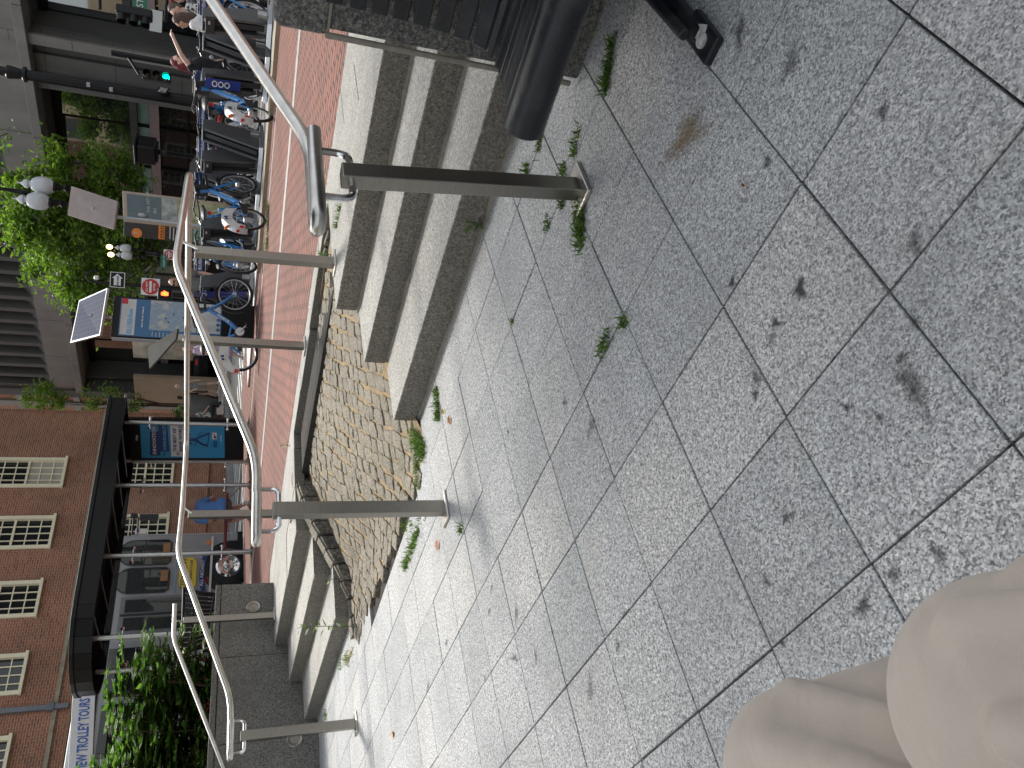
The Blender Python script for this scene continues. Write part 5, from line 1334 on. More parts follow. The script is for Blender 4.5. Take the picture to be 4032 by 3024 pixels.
# traffic signals
def signal(label, c, dd, s, lit_i=None, pole=True, face=None):
    F_ = face if face is not None else -AF; F_ = F_.normalized()
    c = at(*c, dd); t = thing('traffic_signal', label, 'traffic signal', (c.x, c.y, gz(c.x, c.y)), 0, 'traffic signals over the side street')
    m = MB(); m.box(c, (.30*s, .26*s, .98*s), rz=math.atan2(F_.y, F_.x)-math.pi/2); hd = m.build('housing', MG['black'], t, bevel=.02)
    for k, (zz, colr) in enumerate(((.32, 'r'), (0, 'a'), (-.32, 'g'))):
        ctr_ = c+Vector((0, 0, zz*s))+F_*.13*s; q = F_.to_track_quat('Z', 'Y').to_matrix()
        m = MB(); n_ = 15; up_ = Vector((0, 0, 1)); sd_ = F_.cross(up_)
        for i in range(n_):
            a0, a1 = R(-45)+R(270)*i/n_, R(-45)+R(270)*(i+1)/n_
            P = lambda a, r, l: ctr_+sd_*(r*s*math.cos(a))+up_*(r*s*math.sin(a))+F_*(l*s)
            m.hexa([P(a0, .128, 0), P(a1, .128, 0), P(a1, .128, .22), P(a0, .128, .22)], [P(a0, .142, 0), P(a1, .142, 0), P(a1, .142, .22), P(a0, .142, .22)])
        hoodo = m.build('hood', MG['black'], hd)
        mat = emis('green_light', (.0, .85, .60), 2.2) if lit_i == k else simple('lens_'+colr, {'r': (.03, .006, .006), 'a': (.05, .03, .01), 'g': (.006, .03, .025)}[colr], .25)
        MB().lathe(ctr_, [(.12*s, .0), (.10*s, .02*s), (.05*s, .035*s), (.001, .04*s)], 16, M=q).build('lens', mat, hd, smooth=True)
    if pole:
        m = MB(); m.tube([(c.x+.25, c.y+.25, gz(c.x, c.y)), (c.x+.25, c.y+.25, c.z+.9)], .06, 8); m.tube([c+Vector((0, 0, .6*s)), (c.x+.25, c.y+.25, c.z+.6)], .03); m.build('pole', MG['black'], t, smooth=True)
    return t
signal('large dark traffic signal hanging before the reflecting office glass at the right edge', R1(1065, 105), 16.5, .60, None, False, -AX*.95-AF*.2)
sx = at(*R1(1240, 618), 19.5)
signal('traffic signal showing a green light beside the fluted lamp post', R1(1243, 612), 19.5, .42*1.4, 2, True)
# wire that carries the first signal
c = at(*R1(1065, 125), 16.5); w1 = thing('signal_mast', 'dark mast and arm carrying the large traffic signal', 'pole', (c.x+.6, c.y+.6, .7))
m = MB(); m.tube([(c.x+.45, c.y+.55, .72), (c.x+.40, c.y+.5, c.z+1.6)], .07, 10); m.tube([c+Vector((0, 0, .55)), c+Vector((.40, .5, .6))], .03); m.tube([c-Vector((0, 0, .5)), c+Vector((.40, .5, -.52))], .03); m.build('mast', MG['black'], w1, smooth=True)
c = at(*R1(1108, 25), 18); g2 = thing('street_name_sign', 'green street name sign at the right edge below the dark signal', 'sign', c)
MB().plate(*flat(c, .34, .26), .012).build('plate', MG['greensign'], g2); text_mb('ST', .17, Vector(c)-AF*.01-Vector((0, 0, .06)), AX, (0, 0, 1), .003, 'CENTER').build('lettering', MG['white'], g2)
c = at(*R1(1235, 165), 18); g3 = thing('small_white_sign', 'small pale blank sign plate below the large dark signal', 'sign', c); MB().plate(*flat(c, .42, .22), .012).build('plate', MG['offwhite'], g3)
# black street sign blade on the fluted post, tilted
c = at(*R1(1290, 712), 17.2); g4 = thing('street_name_sign', 'black COURT street blade with white lettering on the fluted post', 'sign', c)
dn = (AX*.72-Vector((0, 0, .0))-AF*.3).normalized()
m = MB(); a = Vector(c)-AX*.05; dd_ = (AX*.25+Vector((0, 0, -.97))).normalized(); 
bxd = (AX*.42+AF*.85).normalized(); q = [c-bxd*.45-Vector((0, 0, .10)), c+bxd*.35-Vector((0, 0, .10)), c+bxd*.35+Vector((0, 0, .10)), c-bxd*.45+Vector((0, 0, .10))]
MB().plate(*q, .01).build('blade', MG['black'], g4); nb = bxd.cross(Vector((0, 0, 1)))
text_mb('COURT', .19, q[0]+Vector((0, 0, .03))+bxd*.08+nb*.006, bxd, (0, 0, 1), .003).build('lettering', MG['white'], g4)
# pedestrian signal with the orange hand
c = at(*R2(1305, 722), 23); pd = thing('pedestrian_signal', 'black pedestrian signal with a glowing orange hand beside the map board', 'traffic signal', (c.x, c.y, gz(c.x, c.y)))
m = MB(); m.box(c, (.34, .24, .34), rz=math.atan2(AX.y, AX.x)); m.build('housing', MG['black'], pd, bevel=.03); m = MB(); m.tube([(c.x, c.y, gz(c.x, c.y)), (c.x, c.y, c.z-.2)], .06); m.build('pole', MG['black'], pd, smooth=True)
m = MB(); hz_ = Vector(c)-AF*.16; U = lambda u, v: hz_+AX*u*.75+Vector((0, 0, v*.75))
m.prism([U(-.06, -.13), U(.06, -.13), U(.085, 0), U(.06, .04), U(-.06, .04), U(-.075, 0)], -AF*.01)
for k, u in enumerate((-.05, -.017, .017, .05)): m.prism([U(u-.013, .03), U(u+.013, .03), U(u+.013, .12-abs(k-1.5)*.015), U(u-.013, .12-abs(k-1.5)*.015)], -AF*.01)
m.prism([U(.06, -.06), U(.12, 0), U(.10, .03), U(.055, -.01)], -AF*.01)
m.build('hand_symbol', emis('orange_light', (1.0, .12, .02), 3.0), pd)
# ---------------------------------------------------------------- people
skinm = {}
def skin(c=(.55, .33, .25)):
    k = str(c)
    if k not in skinm: skinm[k] = simple('skin', c, .5, var=.08, nscale=9)
    return skinm[k]
clothm = {}
def cloth(c, var=.12):
    k = str(c)+str(var)
    if k not in clothm: clothm[k] = simple('cloth', c, .9, var=var, nscale=22)
    return clothm[k]
def remesh(o, vox, sm=4):
    r = o.modifiers.new('remesh', 'REMESH'); r.mode = 'VOXEL'; r.voxel_size = vox; r.use_smooth_shade = True
    if sm: s = o.modifiers.new('smooth', 'SMOOTH'); s.iterations = sm; s.factor = .5
    return o
def mid_joint(a, b, off, L):
    """elbow / knee position between a and b bent along off"""
    a, b = Vector(a), Vector(b); d = (b-a).length; h = math.sqrt(max(0, (L/2)**2-(d/2)**2)); off = Vector(off); ax = (b-a).normalized(); off = (off-ax*off.dot(ax)).normalized()
    return (a+b)/2+off*h
def person(label, P, heading, h=1.70, hair=('short', (.05, .03, .02)), top=(.2, .2, .2), sleeve=.5, bottom=('pants', (.1, .1, .1)), hands=None, feet=None, shoes=(.5, .5, .5), lean=0.0, sit=False, skinc=(.50, .30, .22), headturn=0, beard=None, glasses=False, name='person', vox=.014):
    t = thing(name, label, 'person', P, heading-math.pi/2); s = h/1.70
    sk = skin(skinc)
    V = lambda x, y, z: Vector((x, y, z))*s
    if sit:
        hip = V(0, 0, .50); feet = feet or (V(-.11, .48, .05), V(.11, .48, .05))
    else:
        hip = V(0, 0, .90); feet = feet or (V(-.10, .03, .05), V(.10, -.03, .05)); feet = [Vector(f)*s for f in feet]
    tors = 0.52*s
    up = Vector((0, math.sin(lean), math.cos(lean)))
    chest = hip+up*.36*s; neck = hip+up*.55*s; head = hip+up*.53*s+Vector((0, .02+.10*math.sin(lean), .17))*s
    shL, shR = neck+V(-.175, 0, -.05), neck+V(.175, 0, -.05)
    hands = hands or ((-.24, .08, .80), (.24, .08, .80))
    if sit and hands[0][2] == .80: hands = ((-.14, .30, .60), (.14, .30, .60))
    hands = [Vector(x)*s for x in hands]
    for i, sh in enumerate((shL, shR)):
        d = hands[i]-sh
        if d.length > .53*s: hands[i] = sh+d.normalized()*.53*s
    elb = [mid_joint(sh, hd, V((-.6 if i == 0 else .6), -.8, -.3), .545*s) for i, (sh, hd) in enumerate(((shL, hands[0]), (shR, hands[1])))]
    hipL, hipR = hip+V(-.09, 0, -.02), hip+V(.09, 0, -.02)
    kn = [mid_joint(hp, ft, V(0, 1, .35 if sit else .1), .86*s) for hp, ft in ((hipL, feet[0]), (hipR, feet[1]))]
    m = MB()
    # torso, neck
    m.capsule(hip+V(-.07, 0, .03), hip+V(.07, 0, .03), .115*s, .115*s, 12); m.capsule(hip, chest, .12*s, .135*s, 12)
    m.capsule(chest+V(-.08, 0, .04), chest+V(.08, 0, .04), .105*s, .105*s, 12); m.capsule(shL, shR, .06*s, .06*s, 10)
    m.capsule(neck-up*.03*s, head-V(0, .01, .04), .055*s, .052*s, 10)
    # head with face
    q = Matrix.Rotation(headturn, 3, 'Z')
    def H(x, y, z): return head+q @ (Vector((x, y, z))*s)
    m.sphere(H(0, 0, .02), .1*s, 16, (.78, .96, 1.12), q); m.capsule(H(0, .035, -.055), H(0, .05, -.075), .055*s, .040*s, 10)
    m.capsule(H(0, .092, .012), H(0, .112, -.022), .010*s, .016*s, 8)
    m.capsule(H(-.022, .088, -.055), H(.022, .088, -.055), .011*s, .011*s, 8); m.capsule(H(-.05, .075, .045), H(.05, .075, .045), .015*s, .015*s, 8)
    for sx_ in (-1, 1): m.sphere(H(.080*sx_, -.005, -.005), .03*s, 8, (.4, .8, 1.1), q)
    for i, (sh, el, hd) in enumerate(((shL, elb[0], hands[0]), (shR, elb[1], hands[1]))):
        m.capsule(sh, el, .050*s, .040*s, 10); m.capsule(el, hd, .040*s, .027*s, 10)
        d = (hd-el).normalized(); sd = d.cross(Vector((0, 0, 1)) if abs(d.z) < .9 else Vector((0, 1, 0))).normalized(); pl = hd+d*.05*s
        m.capsule(hd, pl, .028*s, .034*s, 8)
        for k, (off, L) in enumerate(((-.028, .060), (-.010, .072), (.009, .068), (.026, .052))):
            a = pl+sd*off*s+d*.02*s; b = a+d*L*.55*s+Vector((0, 0, -.012))*s; c = b+d*L*.35*s+Vector((0, 0, -.02))*s
            m.capsule(a, b, .0115*s, .0105*s, 6); m.capsule(b, c, .0105*s, .009*s, 6)
        m.capsule(pl-d*.02*s+sd*.03*s, pl+d*.02*s+sd*.06*s, .013*s, .010*s, 6)
    for i, (hp, k_, ft) in enumerate(((hipL, kn[0], feet[0]), (hipR, kn[1], feet[1]))):
        m.capsule(hp, k_, .082*s, .058*s, 12); m.capsule(k_, k_.lerp(ft, .4), .056*s, .055*s, 10); m.capsule(k_.lerp(ft, .4), ft+V(0, 0, .03), .055*s, .036*s, 10)
        m.capsule(ft+V(0, -.03, -.01), ft+V(0, .12, -.02), .036*s, .030*s, 8)
    remesh(m.build('body', sk, t, local=True), vox*s)
    # eyes
    e = MB()
    for sx_ in (-1, 1): e.sphere(H(.031*sx_, .090, .018), .0095*s, 8)
    e.build('eyes', MG['black'], t, local=True, smooth=True)
    if glasses:
        g = MB()
        for sx_ in (-1, 1): g.box(H(.032*sx_, .106, .016), (.044*s, .008*s, .030*s), rz=headturn)
        g.box(H(0, .10, .022), (.15*s, .012*s, .006*s), rz=headturn); g.build('glasses', MG['black'], t, local=True)
    # shoes
    for ft in feet:
        m = MB(); m.capsule(ft+V(0, -.045, -.005), ft+V(0, .07, -.012), .044*s, .040*s, 10); m.capsule(ft+V(0, .06, -.012), ft+V(0, .15, -.02), .043*s, .032*s, 10); m.capsule(ft+V(0, -.03, 0), ft+V(0, -.02, .06), .045*s, .046*s, 8)
        remesh(m.build('shoe', cloth(shoes, .05), t, local=True), .014*s, 2)
    # clothing
    m = MB(); f = .018*s
    m.capsule(hip+V(-.07, 0, .02), hip+V(.07, 0, .02), .125*s+f*.6, .125*s+f*.6, 14); m.capsule(hip+V(0, 0, .05), chest, .13*s, .145*s+f*.4, 14); m.capsule(chest+V(-.085, 0, .05), chest+V(.085, 0, .05), .108*s+f*.5, .108*s+f*.5, 12); m.capsule(shL, shR, .072*s, .072*s, 10)
    for sh, el, hd in ((shL, elb[0], hands[0]), (shR, elb[1], hands[1])):
        if sleeve > 0:
            m.capsule(sh, sh.lerp(el, min(1, sleeve*1.4)), .066*s, .060*s, 10)
        if sleeve > .75: m.capsule(el, el.lerp(hd, (sleeve-.7)/.3), .056*s, .044*s, 10)
    o = remesh(m.build('shirt', cloth(top) if not isinstance(top, bpy.types.Material) else top, t, local=True), .014*s, 3)
    m = MB(); kind, bc = bottom
    fr = {'pants': 1.0, 'shorts': .42, 'skirt': .4}[kind]
    m.capsule(hip+V(-.075, 0, -.03), hip+V(.075, 0, -.03), .122*s, .122*s, 14)
    for hp, k_, ft in ((hipL, kn[0], feet[0]), (hipR, kn[1], feet[1])):
        if kind == 'skirt': m.capsule(hp, hp.lerp(k_, .85), .115*s, .13*s, 12)
        else:
            m.capsule(hp, hp.lerp(k_, min(1, fr*2)), .10*s, .080*s if fr < 1 else .072*s, 12)
            if fr == 1: m.capsule(k_, ft+V(0, 0, .05), .070*s, .055*s, 10)
    remesh(m.build({'pants': 'trousers', 'shorts': 'shorts', 'skirt': 'skirt'}[kind], cloth(bc), t, local=True), .014*s, 3)
    hk, hc = hair
    hm = simple('hair', hc, .6, var=.35, nscale=40)
    m = MB()
    if hk != 'bald':
        m.sphere(H(0, -.012, .040), .108*s, 14, (.80, .94, 1.02), q); m.sphere(H(0, -.045, .0), .095*s, 12, (.82, .8, 1.1), q)
        if hk == 'long':
            m.capsule(H(0, -.06, .0), H(.0, -.09, -.20), .085*s, .075*s, 12); m.capsule(H(-.05, -.05, -.05), H(-.06, -.04, -.2), .05*s, .04*s, 8); m.capsule(H(.05, -.05, -.05), H(.06, -.04, -.2), .05*s, .04*s, 8)
        if hk == 'pony': m.capsule(H(0, -.10, .03), H(0, -.15, -.10), .035*s, .025*s, 8)
        o = m.build('hair', hm, t, local=True); o2 = remesh(o, .012*s, 2)
        # carve the face free by pushing the hair back
        for v in o.data.vertices:
            p = q.inverted() @ (v.co-head)
            if p.y > .045*s and p.z < .075*s: v.co = head+q @ Vector((p.x*.75, p.y-(p.y-.02*s)*1.0, p.z))
    if beard:
        m = MB(); m.capsule(H(-.035, .05, -.075), H(.035, .05, -.075), .042*s, .042*s, 10); m.capsule(H(0, .07, -.075), H(0, .06, -.13), .042*s, .025*s, 8); remesh(m.build('beard', simple('beard', beard, .8, var=.4, nscale=50), t, local=True), .012*s, 2)
    return t
def stand(X, Y, d, footX=None):
    P = at(X, Y, d); P.z = gz(P.x, P.y); return P
def pos(X, Y, d, dz=0):
    P = at(X, Y, d); return (P.x, P.y, gz(P.x, P.y)+dz)
toview = lambda P: math.atan2(-P[1], -P[0])
# three friends at the right edge
pattern, nt, b_ = newmat('patterned_cloth'); nt.links.new(ramp(nt, noise_t(nt, coord(nt), 26, 2), [(.49, (.012, .012, .014)), (.52, (.6, .6, .58))]), b_.inputs['Base Color'])
P = pos(*R1(1700, 130), 14.9, -.145); person('woman with glasses and grey-brown hair in a black and white patterned top', P, toview(P)-1.2, 1.67, ('short', (.09, .06, .045)), pattern, .5, ('shorts', (.02, .02, .03)), glasses=True, skinc=(.58, .36, .27), headturn=.2)
P = pos(*R1(1700, 190), 14.3, -.145); person('woman with long brown hair in a white T-shirt seen from behind', P, toview(P)-1.9, 1.58, ('long', (.07, .038, .022)), (.72, .70, .68), .5, ('shorts', (.05, .05, .06)), skinc=(.55, .33, .24), lean=.06)
P = pos(*R1(1700, 20), 15.3, -.145); o = person('person in a red cap at the very right edge of the group', P, toview(P)-1.0, 1.68, ('short', (.05, .03, .02)), (.03, .03, .035), .5, ('shorts', (.04, .04, .06)), skinc=(.60, .38, .30))
m = MB(); hp = Vector((0, 0, 1.66)); m.lathe(hp, [(.10, 0), (.098, .05), (.07, .09), (.02, .105)], 14); m.box(hp+Vector((0, .12, .012)), (.14, .12, .012)); cp_ = m.build('cap', cloth((.65, .03, .03)), o, local=True, smooth=True)
# red haired woman pointing
P = pos(*R1(1700, 545), 14.6, -.145); person('dark-red haired woman in a black sleeveless top pointing upwards with one arm', P, toview(P)+1.25, 1.62, ('long', (.13, .012, .02)), (.015, .015, .018), .12, ('pants', (.03, .03, .04)), hands=((-.22, .12, .85), (.14, .50, 1.72)), skinc=(.66, .44, .36), glasses=True, vox=.011)
# bald bearded man
P = pos(*R2(1900, 665), 18.2, -.145); person('bald bearded man in a grey shirt with sunglasses', P, toview(P)-.25, 1.80, ('bald', (0, 0, 0)), (.17, .175, .165), .5, ('pants', (.05, .05, .06)), beard=(.10, .07, .06), glasses=True, skinc=(.58, .35, .26))
# woman in a lilac skirt
P = pos(*R2(1900, 1180), 22.5); P = (P[0], P[1], gz(P[0], P[1])-.14); person('woman with fair hair and a pale lilac dress walking behind the bicycle wheel', P, toview(P)+1.3, 1.60, ('pony', (.40, .26, .12)), (.50, .38, .50), .4, ('skirt', (.50, .40, .52)), feet=((-.1, .2, .05), (.1, -.15, .05)), skinc=(.55, .33, .26), shoes=(.5, .5, .6))
# white haired man in grey shorts with a walking pair
P = at(*R2(1735, 1462), 36); P = (P.x, P.y, P.z); man = person('white haired man in a grey shirt and beige shorts strolling on the far pavement', P, toview(P)+.5, 1.75, ('short', (.62, .62, .60)), (.23, .24, .26), .5, ('shorts', (.33, .29, .23)), feet=((-.12, .22, .05), (.1, -.18, .05)), shoes=(.75, .75, .75), skinc=(.6, .4, .3), hands=((-.26, .15, .85), (.26, .25, .95)))
P = at(*R2(1728, 1555), 37); person('person all in black with a bag next to the white haired man', (P.x, P.y, P.z), toview(P)+2.6, 1.68, ('short', (.03, .025, .02)), (.018, .018, .02), 1.0, ('pants', (.015, .015, .017)), shoes=(.02, .02, .02), lean=.08)
P = at(*R2(1728, 1605), 37.5); person('dark dressed person further left beside the round planter', (P.x, P.y, P.z), toview(P)+2.0, 1.62, ('short', (.15, .13, .12)), (.03, .028, .03), 1.0, ('pants', (.02, .02, .02)), shoes=(.02, .02, .02))
# man in a blue shirt on the shelter seat
g = gz(-14.3, 8.5); c = onp(*R3(1790, 1000), -14.45)
o = person('man in a bright blue shirt sitting on the shelter seat with his back turned', (-14.45, c.y, 1.02-.46), math.pi-.15, 1.78, ('short', (.25, .16, .09)), (.11, .26, .60), .45, ('shorts', (.20, .19, .18)), sit=True, lean=.38, skinc=(.45, .26, .20), shoes=(.5, .5, .48), feet=(Vector((-.15, .16, .05)), Vector((.17, .22, .05))), hands=((-.10, .34, .62), (.16, .36, .60)))
# two people sitting by the round planter far away
P = at(*R3(1715, 265), 33); person('seated person in a black and white top behind the advertising case', (P.x, P.y, P.z-.25), toview(P)+1.4, 1.65, ('short', (.30, .22, .18)), pattern, .5, ('pants', (.03, .03, .03)), sit=True)
# foreground: the seated viewer's own legs in beige trousers
def oldp(x, y, z): return Vector((AX.x*x+AF.x*y, AX.y*x+AF.y*y, z))
viewer = thing('person', 'seated person in pale beige trousers, only the two knees in view', 'person', tuple(oldp(-.2, .1, 0)))
k1 = atdepth(4150, 2774, .50); k2 = atdepth(3180, 3040, .74)
k1 = atdepth(4085, 2790, .50)
hipA, hipB = oldp(-.06, -.14, .50), oldp(-.27, -.13, .50)
f1, f2 = oldp(-.20, .30, .05), oldp(-.16, .42, .05)
m = MB()
for hp, k_, ft in ((hipA, k1, f1), (hipB, k2, f2)):
    m.capsule(hp, k_-Vector((0, 0, .01)), .075, .055, 16); m.capsule(k_-Vector((0, 0, .02)), ft+Vector((0, 0, .05)), .052, .035, 14); d = oldp(0, 1, 0); m.capsule(ft-d*.04, ft+d*.14, .035, .03, 10)
c_ = (hipA+hipB)/2; m.capsule(hipA, hipB, .11, .11, 14); m.capsule(c_+Vector((0, 0, .04)), c_+oldp(0, -.08, .42), .12, .13, 14); m.capsule(c_+oldp(-.16, -.10, .46), c_+oldp(.16, -.10, .46), .06, .06, 12); m.capsule(c_+oldp(0, -.1, .46), c_+oldp(0, -.1, .62), .055, .05, 10)
remesh(m.build('body', skin(), viewer), .016, 2)
m = MB()
m.sphere(c_+oldp(0, -.16, .74), .10, 14, (.8, .95, 1.15)); m.build('head', skin(), viewer, smooth=True)
# trousers: thigh over the knee and down the shin, with folds
def legcloth(hp, k_, ft, rk, folds, nm):
    m = MB()
    t1 = (hp-k_).normalized(); t2 = (ft+Vector((0, 0, .10))-k_); L2 = t2.length; t2.normalize()
    m.capsule(k_+t1*.03, hp, rk*.97, rk*1.25, 28); m.sphere(k_, rk, 28, (1, 1, 1)); m.capsule(k_+t2*.03, k_+t2*L2*.5, rk*.93, rk*.80, 24); m.capsule(k_+t2*L2*.5, k_+t2*L2, rk*.80, rk*.78, 24)
    for (a, b, r) in folds: m.capsule(a, b, r, r*.8, 12)
    o = m.build(nm, bpy.data.materials['trouser_cloth'], viewer); remesh(o, .0055, 9); return o
tm_, nt, b_ = newmat('trouser_cloth'); co = coord(nt)
wv = N(nt, 'ShaderNodeTexNoise', inp={'Scale': 900.0, 'Detail': 2.0}); nt.links.new(co, wv.inputs['Vector'])
nt.links.new(mix(nt, .12, (.575, .49, .415), ramp(nt, wv.outputs['Fac'], [(.3, (.36, .30, .25)), (.7, (.62, .53, .46))])), b_.inputs['Base Color']); b_.inputs['Roughness'].default_value = .95
b_.inputs['Sheen Weight'].default_value = .25
bump(nt, b_, mathn(nt, 'ADD', mathn(nt, 'MULTIPLY', noise_t(nt, coord(nt, 'Object', (9, 4, 9)), 1.0, 2, .4), 7.0), mathn(nt, 'ADD', mathn(nt, 'MULTIPLY', noise_t(nt, coord(nt, 'Object', (40, 12, 30)), 1.0, 3, .5), .7), mathn(nt, 'MULTIPLY', wv.outputs['Fac'], .06))), .45, .012)
V3 = Vector
legcloth(hipA, k1, f1, .090, [(k1+oldp(.055, .0, .060), hipA+oldp(.06, .12, .10), .024), (k1+oldp(.015, -.05, .086), hipA+oldp(.0, .12, .125), .020), (k1+oldp(.082, -.01, .015), hipA+oldp(.11, .1, .03), .024), (k1+oldp(.05, .02, -.05), k1+oldp(.10, -.14, -.06), .022)], 'trousers')
legcloth(hipB, k2, f2, .080, [(k2+oldp(.028, .0, .048), k2+oldp(.095, -.30, .060), .028), (k2+oldp(-.01, -.03, .064), k2+oldp(.045, -.30, .092), .022), (k2+oldp(-.05, -.02, .066), k2+oldp(-.01, -.28, .10), .020), (k2+oldp(.068, .01, .01), k2+oldp(.105, -.22, -.01), .022), (k2+oldp(.066, .0, -.03), k2+oldp(.10, -.10, -.20), .026)], 'trousers')
m = MB(); m.capsule(hipA, hipB, .125, .125, 20); remesh(m.build('trousers_seat', bpy.data.materials['trouser_cloth'], viewer), .012, 3)
m = MB(); m.capsule(c_+Vector((0, 0, .06)), c_+oldp(0, -.09, .42), .14, .15, 16); m.capsule(c_+oldp(-.17, -.11, .46), c_+oldp(.17, -.11, .46), .075, .075, 12); remesh(m.build('shirt', cloth((.5, .5, .5)), viewer), .014, 3)
# bench the viewer sits on
vb = thing('slatted_bench', 'second black bench carrying the seated viewer, outside the picture', 'bench', tuple(oldp(-.2, -.35, 0)))
for k in range(7):
    m = MB(); c = oldp(-.2, -.46+k*.055, .375); m.box(c, (1.6, .045, .022), rz=math.atan2(AX.y, AX.x)); m.build('slat', MG['benchm'], vb, bevel=.004)
for xx in (-.85, .45):
    m = MB(); m.box(oldp(xx, -.3, .185), (.05, .40, .37), rz=math.atan2(AX.y, AX.x)); m.build('leg', MG['benchm'], vb, bevel=.01)

# ---------------------------------------------------------------- vehicles in the side street
def make_car(label, P, yaw, col=MG['black'], s=1.0):
    t = thing('parked_car', label, 'car', P, yaw)
    L, W = 4.5*s, 1.8*s
    prof = [(-2.2, .30), (-2.25, .75), (-2.15, .98), (-1.9, 1.05), (-1.55, 1.10), (-.95, 1.48), (.25, 1.52), (.95, 1.12), (1.9, .98), (2.2, .75), (2.22, .32)]
    m = MB(); n = len(prof)
    vs = []
    for s_ in (-1, 1):
        for x, z in prof: vs.append((x*s, s_*(W/2-(.18 if z > 1.2 else 0)), z*s))
    m.add(vs, [tuple(range(n)), tuple(range(n, 2*n))[::-1]]+[(i, i+n, (i+1) % n+n, (i+1) % n) for i in range(n)])
    m.build('body', col, t, local=True, bevel=.06)
    for s_ in (-1, 1):
        g = MB(); g.prism([(x*s, s_*(W/2-.14)+0, z*s) for x, z in ((-1.4, 1.08), (-.9, 1.42), (-.32, 1.44), (-.32, 1.08))], (0, s_*.04, 0)); g.prism([(x*s, s_*(W/2-.14), z*s) for x, z in ((-.24, 1.08), (-.24, 1.44), (.22, 1.44), (.80, 1.10))], (0, s_*.04, 0)); g.build('window', MG['glassdark'], t, local=True)
        MB().box((.75*s, s_*(W/2+.06), 1.08*s), (.12, .18, .12)).build('mirror', col, t, local=True, bevel=.03)
    g = MB(); g.quad((.30*s, -.62, 1.50*s), (.30*s, .62, 1.50*s), (.96*s, .72, 1.13*s), (.96*s, -.72, 1.13*s)); g2_ = g.build('windscreen', MG['glassdark'], t, local=True); g2_.location.z = .012
    for x in (-1.35, 1.38):
        for s_ in (-1, 1):
            w_ = MB(); w_.lathe((x*s, s_*(W/2-.09)-.11, .32*s), [(.24, 0), (.32*s, .02), (.33*s, .06), (.33*s, .18), (.31*s, .22), (.20, .225)], 24, 'Y'); wo_ = w_.build('wheel', MG['rubber'], t, local=True, smooth=True)
            r_ = MB(); r_.lathe((x*s, s_*(W/2+.02)-.005, .32*s), [(.04, -.01), (.05, .012)], 12, 'Y')
            for k in range(5):
                a = 2*math.pi*k/5; r_.box((x*s+.11*math.cos(a), s_*(W/2+.025), .32*s+.11*math.sin(a)), (.20, .012, .05), ry=-a)
            r_.build('rim', MG['alu'], wo_, local=True)
    for s_ in (-.6, .6): MB().box((2.19*s, s_, .72*s), (.06, .30, .12)).build('headlight', MG['offwhite'], t, local=True, bevel=.02); MB().box((-2.2*s, s_, .85*s), (.06, .28, .14)).build('tail_light', MG['red'], t, local=True, bevel=.02)
    return t
P = at(970, 1075, 17.6); P.z = gz(P.x, P.y)-.145; P.y = 15.1; P.x = -11.9; make_car('black car stopped right behind the bicycle docks', (P.x, P.y, gz(P.x, P.y)-.145), math.pi, MG['black'], 1.0)
P = at(*R2(1712, 1300), 42); make_car('black car parked far down the side street beyond the lilac dress', (P.x, P.y, P.z), math.pi-.9, MG['black'], 1.0)

# ---------------------------------------------------------------- vegetation
def leaf(mb, c, s, up=None, wd=.5):
    d = Vector((rnd.gauss(0, 1), rnd.gauss(0, 1), rnd.gauss(0, .6))).normalized(); n = Vector((rnd.gauss(0, .6), rnd.gauss(0, .6), 1)).normalized()
    sd = d.cross(n).normalized()*s*wd/2; d = d*s; nn = sd.cross(d).normalized()*s*.12
    c = Vector(c); mb.add([c, c+d*.45+sd+nn, c+d, c+d*.45-sd+nn], [(0, 1, 2), (0, 2, 3)])
def crown(parent, center, rad, n, size, mat, seed=1, clumps=40, name='crown', flat=1.0, hole=.15):
    rnd.seed(seed); cl = []
    for _ in range(clumps):
        while True:
            v = Vector((rnd.uniform(-1, 1), rnd.uniform(-1, 1), rnd.uniform(-1, 1)))
            if .25 < v.length < 1: break
        cl.append((Vector((v.x*rad[0], v.y*rad[1], v.z*rad[2])), rnd.uniform(.16, .34)))
    mb = MB(); rm = sum(rad)/3
    for i in range(n):
        c, r = cl[i % clumps]
        p = Vector((rnd.gauss(0, 1), rnd.gauss(0, 1), rnd.gauss(0, .75)))*r*rm*.62
        leaf(mb, Vector(center)+c+p, size*rnd.uniform(.6, 1.25))
    mb.build(name, mat, parent); return cl
def branches(parent, base, center, cl, r0, mat=None, name='trunk', k=14, stems=1):
    m = MB(); base, center = Vector(base), Vector(center)
    for s_ in range(stems):
        b = base+Vector((rnd.uniform(-.3, .3), rnd.uniform(-.3, .3), 0))*(stems > 1)
        fork = b.lerp(center, .55)+Vector((rnd.uniform(-.3, .3), rnd.uniform(-.3, .3), 0)); m.tube([b, b.lerp(fork, .5)+Vector((rnd.uniform(-.08, .08), rnd.uniform(-.08, .08), 0)), fork], [r0, r0*.8, r0*.62], 8)
        for j in range(k):
            c, r = cl[(j*3+s_) % len(cl)]; e = center+c; mid_ = fork.lerp(e, .5)+Vector((rnd.uniform(-.15, .15), rnd.uniform(-.15, .15), rnd.uniform(0, .25)))
            m.tube([fork, mid_, e], [r0*.42, r0*.25, r0*.08], 6)
    m.build(name, mat or MG['bark'], parent, smooth=True)
